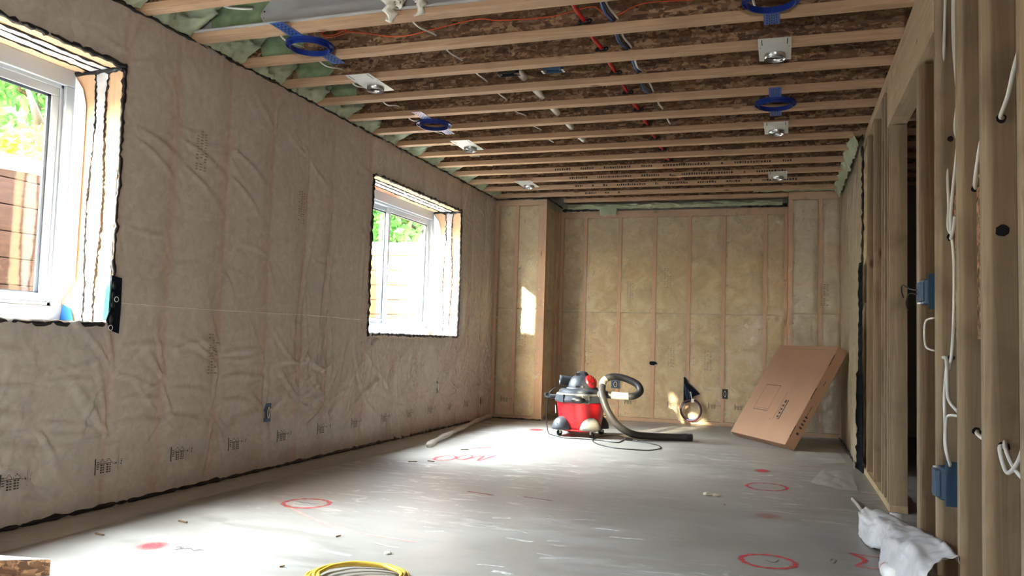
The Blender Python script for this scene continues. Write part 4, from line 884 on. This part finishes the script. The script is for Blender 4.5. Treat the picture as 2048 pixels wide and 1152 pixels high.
obj('pale_sleeve', MB().tube(SPL[8:30], [.0335]*22, 18), 'hosepale', hs, smooth=True); obj('pale_sleeve', MB().tube(SPL[92:106], [.0332]*14, 18), 'hosepale', hs, smooth=True)  # first pale sleeve paints the whitish lit stretch into the hose colour
e0, e1 = SPL[-1], SPL[-1]+(SPL[-1]-SPL[-3]).normalized()*.075; ed = (e1-e0).normalized()
en = obj('nozzle_end', MB().lathe([(.034, -.03), (.036, .02), (.036, .03), (.033, .032), (.033, .08), (.029, .08), (.028, .03)], e0, 28, ed, cap=False), 'gray', hs, smooth=True)
obj('nozzle_mouth', MB().lathe([(.028, .04), (.028, .045)], e0, 24, ed), 'blackp', en)
CP = [(VX-.10, VY-.08, .44), (VX-.20, VY-.13, .44), (VX-.265, VY-.16, .38), (VX-.285, VY-.17, .25), (VX-.28, VY-.17, .12), (VX-.26, VY-.17, .02), (VX-.22, VY-.19, .006), (-1.85, 7.10, .005), (-1.74, 7.11, .005), (-1.54, 7.10, .005), (-1.38, 7.03, .005), (-1.345, 7.09, .005), (-1.36, 7.35, .005), (-1.44, 7.52, .005), (-1.56, 7.45, .005), (-1.60, 7.15, .005), (-1.50, 6.85, .005), (-1.31, 6.66, .005), (-1.06, 6.64, .005), (-.965, 6.80, .005), (-1.0, 7.02, .005), (-1.16, 7.18, .005), (-1.27, 7.24, .006)]
co_ = obj('power_cord', MB().tube(spline(CP, 10), .0042, 8), 'blackp', v, smooth=True)
pl = obj('plug', MB().obox((-1.33, 7.245, .002), (.065, .0, 0), (0, .024, 0), (0, 0, .02)), 'blackp', co_, bevel=.004)
obj('prong', MB().box(-1.352, -1.33, 7.249, 7.251, .008, .014).box(-1.352, -1.33, 7.262, 7.264, .008, .014), 'can', pl)

# ------------------------------------------------------------------ cardboard box
e_ = Vector((.512, -.859, 0)); m_ = Vector((.859, .512, 0)); th = math.radians(31.2); up_ = m_*math.sin(th)+Vector((0, 0, 1))*math.cos(th); n_ = -m_*math.cos(th)+Vector((0, 0, 1))*math.sin(th)
BLb = Vector((-.400, 8.158, .001)); Wd, Ln, Tk = .965, .985, .10
bx = thing('cardboard_box', tuple(BLb+e_*Wd/2), 'large flat brown cardboard box leaning in the right rear corner', 'box')
obj('carton', MB().obox(BLb, e_*Wd, up_*Ln, n_*Tk), 'card', bx, bevel=.004)
F0 = BLb+n_*(Tk+.0008)
def fp(a, b): return F0+e_*a*Wd+up_*b*Ln
def fq(mb, a, b, c, d): mb.add([fp(a, c), fp(b, c), fp(b, d), fp(a, d)], [(0, 1, 2, 3)])
mb = MB(); t = .004
for (a, b, c, d) in ((.18, .44, .28, .285), (.18, .44, .55, .555), (.18, .184, .28, .555), (.436, .44, .28, .555), (.20, .42, .30, .302)): fq(mb, a, b, c, d)
obj('printed_frame', mb, 'ink', bx)
mb = MB()
fq(mb, .685, .70, .22, .42); fq(mb, .655, .70, .22, .225); fq(mb, .60, .604, .20, .50)
for k in range(5): fq(mb, .64, .672, .235+k*.038, .255+k*.038+(.01 if k == 4 else 0))
for k in range(3): fq(mb, .625, .632, .29+.03*k, .31+.03*k)
fq(mb, .55, .556, .20, .22)
obj('printed_symbol', mb, 'ink', bx)
obj('tape_strip', MB().add([fp(.20, .955), fp(.86, .955), fp(.86, .962), fp(.20, .962)], [(0, 1, 2, 3)]), 'cardd', bx)
# dark flap slots along the right edge and lower end
S0 = BLb+e_*(Wd+.0008)
def sq_(mb, b0, b1, t0, t1): mb.add([S0+up_*b0*Ln+n_*t0*Tk, S0+up_*b1*Ln+n_*t0*Tk, S0+up_*b1*Ln+n_*t1*Tk, S0+up_*b0*Ln+n_*t1*Tk], [(0, 1, 2, 3)])
mb = MB()
for b0 in (.08, .46, .80): sq_(mb, b0, b0+.11, .93, 1.0)
for b0 in (.30, .36, .62): sq_(mb, b0, b0+.05, .48, .53)
for k in range(4): sq_(mb, .19+k*.035, .205+k*.035, .35, .62)
sq_(mb, .13, .15, .35, .6); obj('flap_slot', mb, 'ink', bx)
E0 = BLb-up_*.0008
mb = MB(); 
def eq_(mb, a0, a1, t0, t1): mb.add([E0+e_*a0*Wd+n_*t0*Tk, E0+e_*a1*Wd+n_*t0*Tk, E0+e_*a1*Wd+n_*t1*Tk, E0+e_*a0*Wd+n_*t1*Tk], [(0, 1, 2, 3)])
eq_(mb, .60, .615, .0, 1.0); eq_(mb, .05, .24, .55, .6); eq_(mb, .38, .46, .5, .58); eq_(mb, .49, .55, .5, .58); obj('end_mark', mb, 'ink', bx)
obj('loose_flap', MB().prism([BLb+n_*Tk*.2-e_*.002, BLb+n_*Tk*.8-e_*.002, BLb-e_*.05+n_*Tk*.3+Vector((0, 0, .002))], up_*.03), 'cardd', bx)

# ------------------------------------------------------------------ floor details
def ribbon(pts, w_, mat, nm='paint_mark', z=.0012, k=6, closed=False, a=1.0, w2=None):
    P = spline([(p[0], p[1], z) for p in pts], k, closed); mb = MB(); A = []; N = len(P)
    for i, p in enumerate(P):
        d = (P[(i+1) % N]-P[i-1]) if closed else (P[min(i+1, N-1)]-P[max(i-1, 0)]); d.normalize(); s = Vector((-d.y, d.x, 0)); ww = w_*(1+.25*math.sin(i*.9))
        for q, al in ((-1, 0), (-.45, a), (.45, a), (1, 0)):
            end = 0 if (not closed and i in (0, N-1)) else 1
            mb.v.append(tuple(p+s*q*ww)); A.append(al*end)
    for i in range(N if closed else N-1):
        j = (i+1) % N
        for q in range(3): mb.f.append((i*4+q, i*4+q+1, j*4+q+1, j*4+q))
    return obj(nm, mb, mat, fl, attr=A)
def oval(cx, cy, rx, ry, n=14, s=0): rr = random.Random(s); return [(cx+rx*math.cos(2*PI*i/n)*rr.uniform(.965, 1.03), cy+ry*math.sin(2*PI*i/n)*rr.uniform(.965, 1.03)) for i in range(n)]
def dot(cx, cy, rx, ry, a=1.0):
    n = 24; mb = MB(); mb.v = [(cx, cy, .0012)]+[(cx+rx*.6*math.cos(2*PI*i/n), cy+ry*.6*math.sin(2*PI*i/n), .0012) for i in range(n)]+[(cx+rx*1.3*math.cos(2*PI*i/n), cy+ry*1.3*math.sin(2*PI*i/n), .0012) for i in range(n)]
    mb.f = [(0, 1+i, 1+(i+1) % n) for i in range(n)]+[(1+i, 1+n+i, 1+n+(i+1) % n, 1+(i+1) % n) for i in range(n)]
    return obj('paint_mark', mb, 'paint', fl, attr=[a]+[a]*n+[0]*n)
dot(-2.373, 2.668, .05, .055, .85); ribbon(oval(-2.294, 3.645, .115, .115, s=1), .016, 'paint', closed=True, a=.75)
ribbon(oval(-2.30, 5.45, .065, .13, 12, 2), .013, 'paint', closed=True, a=.9); ribbon(oval(-2.19, 5.55, .045, .11, 12, 3), .012, 'paint', closed=True, a=.9); ribbon([(-2.16, 5.42), (-2.10, 5.7), (-2.05, 5.45), (-2.02, 5.8)], .013, 'paint', a=.9)
ribbon([(-2.33, 6.02), (-2.26, 6.13), (-2.20, 6.2)], .016, 'paint', a=.9); ribbon([(-1.69, 4.33), (-1.6, 4.315), (-1.51, 4.29)], .013, 'paint', a=.7); ribbon([(-1.36, 4.33), (-1.25, 4.31), (-1.17, 4.29)], .011, 'paint', a=.6)
ribbon(oval(-.091, 5.344, .12, .14, s=5), .014, 'paint', closed=True, a=.85); dot(-.13, 6.018, .05, .07, .9); dot(-.07, 4.433, .06, .06, .3); ribbon(oval(-.052, 3.501, .105, .105, s=6), .015, 'paint', closed=True, a=.85)
ribbon([(.27, 3.80), (.33, 3.69), (.275, 3.575)], .014, 'paint', a=.85, k=3); ribbon([(.27, 3.80), (.36, 3.77), (.47, 3.76)], .010, 'paint', a=.8); ribbon([(.275, 3.575), (.36, 3.57), (.50, 3.56)], .011, 'paint', a=.8); ribbon([(.30, 3.42), (.38, 3.42), (.50, 3.43)], .016, 'paint', a=.8)
dot(-2.264, 7.61, .07, .09, .95); ribbon([(-2.56, 3.72), (-2.05, 3.34), (-1.70, 3.20)], .016, 'pinkline', a=.4); ribbon([(-1.70, 3.20), (-1.55, 3.18), (-1.45, 3.17)], .014, 'pinkline', a=.6); ribbon([(.12, 6.40), (.22, 6.42), (.34, 6.40)], .010, 'paint', a=.7)
rq = random.Random(77)
for i in range(26):
    x_, y_ = rq.uniform(-1.75, -.7), rq.uniform(2.8, 3.9); l_ = rq.uniform(.05, .16); a_ = rq.uniform(-.3, .5)
    ribbon([(x_, y_), (x_+l_*.5*math.cos(a_), y_+l_*.5*math.sin(a_)+rq.uniform(-.01, .01)), (x_+l_*math.cos(a_), y_+l_*math.sin(a_))], rq.uniform(.006, .020), 'plaster', 'plaster_smear', z=.0009, a=rq.uniform(.35, .9))
def scribble(pts, nm='pencil_mark'): obj(nm, MB().tube([(x, y, .0012) for x, y in pts], .0022, 4, flat=.3), 'marker', fl)
scribble([(-2.36+.018*i, 3.65+.01*math.sin(i*2.1), ) for i in range(8)]); scribble([(-2.28+.016*i, 2.69+.012*math.sin(i*1.9)) for i in range(9)]); scribble([(-2.25, 2.655), (-2.25, 2.70)]); scribble([(-.06, 3.52), (-.04, 3.49), (-.02, 3.50), (-.01, 3.54)]); scribble([(.19, 3.62), (.20, 3.66), (.215, 3.64), (.20, 3.58)])
# sheet apron along the left wall and rolled loose end
G = []
for y in np.arange(2.32, 8.4, .04):
    e = .26+.035*math.sin(y*1.3)+.03*mn.noise((y*2, 0, 0)); e = e if y < 6 else e*(1-(y-6)/2.6)+.03
    G.append([(L+.04+e*i/10, y, .003+.004*abs(mn.noise((y*5, i*.5, 2)))*(1 if 0 < i < 10 else .3)) for i in range(11)])
t_ = obj('sheet_apron', MB().grid(G), 'polyfloor', smooth=True); tag(t_, 'strip of clear plastic lying on the floor along the left wall', 'plastic sheet')
P = [(-2.64, 5.90, .015), (-2.68, 6.1, .025), (-2.74, 6.5, .03), (-2.82, 7.0, .034), (-2.90, 7.5, .036), (-2.98, 8.0, .036), (-3.02, 8.38, .036)]
t_ = obj('rolled_sheet', MB().tube(jitter(spline(P, 8), .004, 2), [.02+.012*math.sin(i*.31)**2 for i in range(49)], 12, flat=.7), 'polyfloor', smooth=True); tag(t_, 'rolled plastic sheet edge on the floor in the left rear corner', 'plastic sheet')
# poly scraps near the right wall
def scrap(pts, z, seed, label):
    cx = sum(p[0] for p in pts)/len(pts); cy = sum(p[1] for p in pts)/len(pts); mb = MB(); R = 8; n = len(pts)*5; ring = [Vector((*pts[i], 0)).lerp(Vector((*pts[(i+1) % len(pts)], 0)), k/5) for i in range(len(pts)) for k in range(5)]
    mb.v.append((cx, cy, z))
    for r_ in range(1, R+1):
        for p in ring:
            x = cx+(p.x-cx)*r_/R; y = cy+(p.y-cy)*r_/R; mb.v.append((x, y, .002+z*abs(mn.noise((x*9, y*6, seed)))))
    mb.f = [(0, 1+i, 1+(i+1) % n) for i in range(n)]
    for r_ in range(R-1):
        for i in range(n): a = 1+r_*n; mb.f.append((a+i, a+n+i, a+n+(i+1) % n, a+(i+1) % n))
    o = obj('sheet_scrap', mb, 'polyfloor', smooth=True); tag(o, label, 'plastic sheet')
scrap([(.17, 5.62), (.27, 6.25), (.42, 6.32), (.46, 6.1), (.44, 5.45), (.36, 5.44)], .02, 1, 'flat translucent plastic scrap on the floor by the torn right wall sheet')
scrap([(.06, 6.75), (.12, 7.3), (.45, 7.35), (.48, 6.75), (.3, 6.6)], .015, 3, 'larger plastic scrap on the floor in front of the cardboard box')
# crumpled white plastic at bottom right
def crumple():
    A = [(.385, 4.42, .015), (.34, 4.20, .004), (.36, 3.95, .004), (.40, 3.80, .03), (.37, 3.62, .004), (.37, 3.40, .004), (.40, 3.15, .004), (.43, 2.95, .004)]
    B = [(.45, 4.50, .05), (.46, 4.28, .105), (.49, 4.02, .125), (.515, 3.80, .14), (.53, 3.60, .165), (.535, 3.40, .185), (.54, 3.20, .205), (.54, 3.0, .21)]
    SA, SB = spline(A, 7), spline(B, 7); G = []
    for i, (p, q) in enumerate(zip(SA, SB)):
        row = []
        for j in range(26):
            b = j/25; v = p.lerp(q, b); v.z += .05*math.sin(PI*b)*(1-.4*b); v.x -= .03*math.sin(PI*b)
            k = Vector((i*.11, b*1.5, .3)); d = .05*(.5-abs(mn.noise(k*1.6)))*b*(1-b)*3-.02*abs(mn.noise(k*4+Vector((5, 0, 0))))
            row.append((min(v.x-d*.6, XR-.004), v.y, max(.003, v.z+d)))
        row += [(min(q.x+.01, XR-.002), q.y, q.z-.03)]
        G.append(row)
    o = obj('plastic_offcut', MB().grid(G), 'polybag', smooth=True); tag(o, 'crumpled translucent white plastic offcut on the floor against the near studs', 'plastic sheet')
    s_ = o.modifiers.new('thickness', 'SOLIDIFY'); s_.thickness = .001
    return o
crumple()
r = thing('paint_can', (.375, 3.46, .03), 'white spray can with a red tip poking out under the crumpled plastic', 'spray can')
obj('body', MB().tube([(.40, 3.30, .035), (.385, 3.42, .035)], .032, 24), 'label', r, smooth=True); obj('cap', MB().lathe([(.026, 0), (.024, .03), (.012, .034)], (.3845, 3.421, .035), 20, (-.12, .98, 0)), 'red', r)
t_ = obj('cardboard_tube', MB().tube([(.50, 4.16, .03), (.50, 4.16, .03+.09)], .028, 20), 'polybag', smooth=True); tag(t_, 'short white plastic roll standing beside the doorway studs', 'roll')
cable('wire_offcut', [(.385, 5.10, .012), (.40, 4.9, .01), (.41, 4.7, .01), (.425, 4.5, .01)], .010, 'rubble', 'dirty grey strip of debris on the floor beside the doorway', 'debris')
# hose coil, board, rubble
for j in range(4):
    rr = random.Random(50+j); cx, cy, R = -1.42+.012*j, 2.605-.016*j, .175-.012*j
    P = [(cx+R*1.02*math.cos(t)*(1+.03*rr.uniform(-1, 1)), cy+R*math.sin(t)*(1+.03*rr.uniform(-1, 1)), .007+.009*j+.004*math.sin(t*2+j)) for t in np.linspace(0, 2*PI, 22, endpoint=False)]
    if j == 0: yc = thing('extension_cord', (-1.4, 2.5, 0), 'coiled yellow extension cord on the floor at the bottom edge', 'cord')
    obj('cord_loop', MB().tube(spline(P, 4, True), .0068, 10, closed=True), 'yellow', yc, smooth=True)
a_ = Vector((-2.47, 2.20, 0)); d1 = Vector((-.62, .45, 0)).normalized(); d2 = Vector((-.14, -1.0, 0)).normalized()
bd = thing('plywood_offcut', (-2.7, 2.1, 0), 'plywood offcut lying on the floor in the bottom left corner', 'board')
mb = MB().prism([(-2.397, 2.212, .0), (-3.0, 2.105, 0), (-3.0, 1.87, 0)], (0, 0, .055)); obj('board', mb, 'osblight', bd, bevel=.002)
obj('board_face', MB().prism([(-2.40, 2.2105, .0552), (-2.998, 2.105, .0552), (-2.998, 1.872, .0552)], (0, 0, .001)), 'label', bd)
def pebble(x, y, s, seed, mat, lb):
    mb = MB().ball((x, y, s*.3), s, 10, (1.4, 1, .6)); mb.v = [tuple(Vector(v)+Vector((1, 1, .5))*s*.5*mn.noise(Vector(v)*40+Vector((seed, 0, 0)))) for v in mb.v]; mb.v = [(a, b, max(c, .0005)) for a, b, c in mb.v]
    o = obj('debris_chip', mb, mat, smooth=False); tag(o, lb, 'debris')
pebble(-1.48, 2.955, .012, 1, 'rubble', 'grey debris chip on the floor above the yellow cord coil'); pebble(-.40, 4.873, .026, 2, 'rubble', 'pale crumb of plaster on the floor left of the far red ring'); pebble(-.36, 4.87, .018, 3, 'rubble', 'smaller plaster crumb right beside the pale one')
for i, (x, y, lb) in enumerate(((-2.45, 5.15, 'dark wood splinter nearest the plastic apron, left of the scribbled red rings'), (-2.35, 5.25, 'dark splinter between the first splinter and the scribbled red rings'), (-2.36, 5.9, 'thin dark splinter just behind the scribbled red rings'), (-2.72, 2.72, 'dark sliver on the floor beyond the plywood offcut'), (-2.58, 3.05, 'small dark curl on the floor left of the solid red spot'), (-1.75, 2.62, 'tiny dark crumb on the floor left of the yellow cord'), (-1.80, 3.1, 'tiny crumb on the bare slab between cord and red ring'), (-.30, 4.62, 'small dark speck right of the plaster crumbs'))):
    rr = random.Random(i); a = rr.uniform(-.5, .5)
    o = obj('splinter', MB().obox((x, y, .0005), (.06*math.cos(a) if i < 5 else .012, .06*math.sin(a), .002), (-.006*math.sin(a), .008, 0), (0, 0, .005)), 'bark'); tag(o, lb, 'debris')

# ------------------------------------------------------------------ outdoors: wells, ground, trees
GR = 1.80
def well(n, y0, y1, nearz):
    x1, x0 = -3.47, -4.55; bh = .165
    r = thing('window_well', ((x0+x1)/2, (y0+y1)/2, .35), 'timber window well outside the %s window' % ('near left' if n == 1 else 'far' if n == 2 else 'unseen'), 'window well')
    mb = MB(); ms = MB(); z = .45
    while z < GR+.02:
        z2 = min(z+bh, GR+.08); mb.box(x0-.04, x0, y0, y1, z+.003, z2-.003); ms.box(x0, x1, y1, y1+.04, z+.003, z2-.003)
        z += bh
    obj('back_boards', mb, 'timber', r, bevel=.004); obj('side_boards', ms, 'timberx', r, bevel=.004)
    obj('side_boards', MB().box(x0, x1, y0-.04, y0, .45, nearz), 'timber', r); obj('gravel_bed', MB().box(x0, x1, y0, y1, .35, .55), 'soil', r)
    P = [(x0-.02+.02*mn.noise((y*3, 0, n)), y, GR+.07+.035*mn.noise((y*4, 1, n))) for y in np.arange(y0, y1+.05, .06)]
    P += [(x, y1+.02, GR+.07+.02*mn.noise((x*6, 1, n))) for x in np.arange(x0+.05, x1, .06)]
    obj('plastic_wrap', MB().tube(P, [.055+.03*mn.noise((i*.4, 2, n)) for i in range(len(P))], 10, flat=1.0), 'wrapw', r, smooth=True)
well(1, -.55, 4.25, 1.80); well(2, 4.95, 8.18, 1.68); well(3, -3.2, -.72, 2.6)  # third well is unseen; its tall near side is there to block sun
gb = MB()
gb.box(-40, -4.62, -30, 50, .2, GR); gb.box(-4.62, -3.47, 4.30, 4.90, .2, 1.66); gb.box(-4.62, -3.47, 8.24, 50, .2, GR); gb.box(-4.62, -3.47, -30, -3.26, .2, GR); gb.box(-4.62, -3.47, -.67, -.60, .2, 1.7)
struct('ground', gb, 'soil')
def crown(cx, cy, cz, R, n, seed, size=.09, flat=.8):
    r = np.random.RandomState(seed); d = r.randn(n, 3); d /= np.linalg.norm(d, axis=1)[:, None]; q = R*(r.rand(n)**.35)[:, None]*d; q[:, 2] *= flat
    q *= (1+.35*np.array([mn.noise(Vector(a)*2.2+Vector((seed, 0, 0))) for a in d]))[:, None]
    c = q+np.array((cx, cy, cz)); a = r.randn(n, 3); a /= np.linalg.norm(a, axis=1)[:, None]; b = np.cross(a, r.randn(n, 3)); b /= np.linalg.norm(b, axis=1)[:, None]
    s = size*(.6+.8*r.rand(n))[:, None]; V = np.stack([c-a*s, c-b*s*.45, c+a*s, c+b*s*.45], 1).reshape(-1, 3); mb = MB(); mb.v = V.tolist(); mb.f = [(4*i, 4*i+1, 4*i+2, 4*i+3) for i in range(n)]; return mb
def tree(x, y, h, R, n, seed, label, mat='leafa', size=.09, name='garden_tree', cat='tree'):
    t = thing(name, (x, y, GR), label, cat, 'greenery outside the windows')
    P = [(x, y, GR-.1), (x+.1, y+.05, GR+h*.4), (x+.05, y, GR+h*.8), (x+.1, y+.05, GR+h)]
    tr = MB().tube(spline(P, 4), [.09*(1-.06*i) for i in range(13)], 8)
    for k in range(4): a = k*1.7; tr.tube([(x+.05, y, GR+h*.5+.15*k), (x+R*.5*math.cos(a), y+R*.5*math.sin(a), GR+h*.75+.2*k)], [.04, .015], 6)
    obj('trunk', tr, 'bark2', t, smooth=True); obj('foliage', crown(x, y, GR+h, R, n, seed, size), mat, t); return t
tree(-7.6, 6.4, 2.3, 1.9, 6200, 1, 'green leafy tree seen through the near left window'); tree(-5.6, 4.75, .38, .28, 700, 2, 'yellow-green bush low in the near left window', 'leafb', .05, 'garden_shrub', 'shrub')
tree(-6.8, 14.3, 1.7, 1.7, 6200, 5, 'leafy tree in the right pane of the far window'); tree(-10.4, 18.3, 2.4, 2.2, 6200, 4, 'leafy tree in the left pane of the far window')
tree(-5.6, 19.0, 1.9, 2.0, 4200, 6, 'tree farthest back behind the far window'); tree(-12.5, 8.6, 2.8, 2.4, 5200, 3, 'tall tree set back behind the near leafy tree')
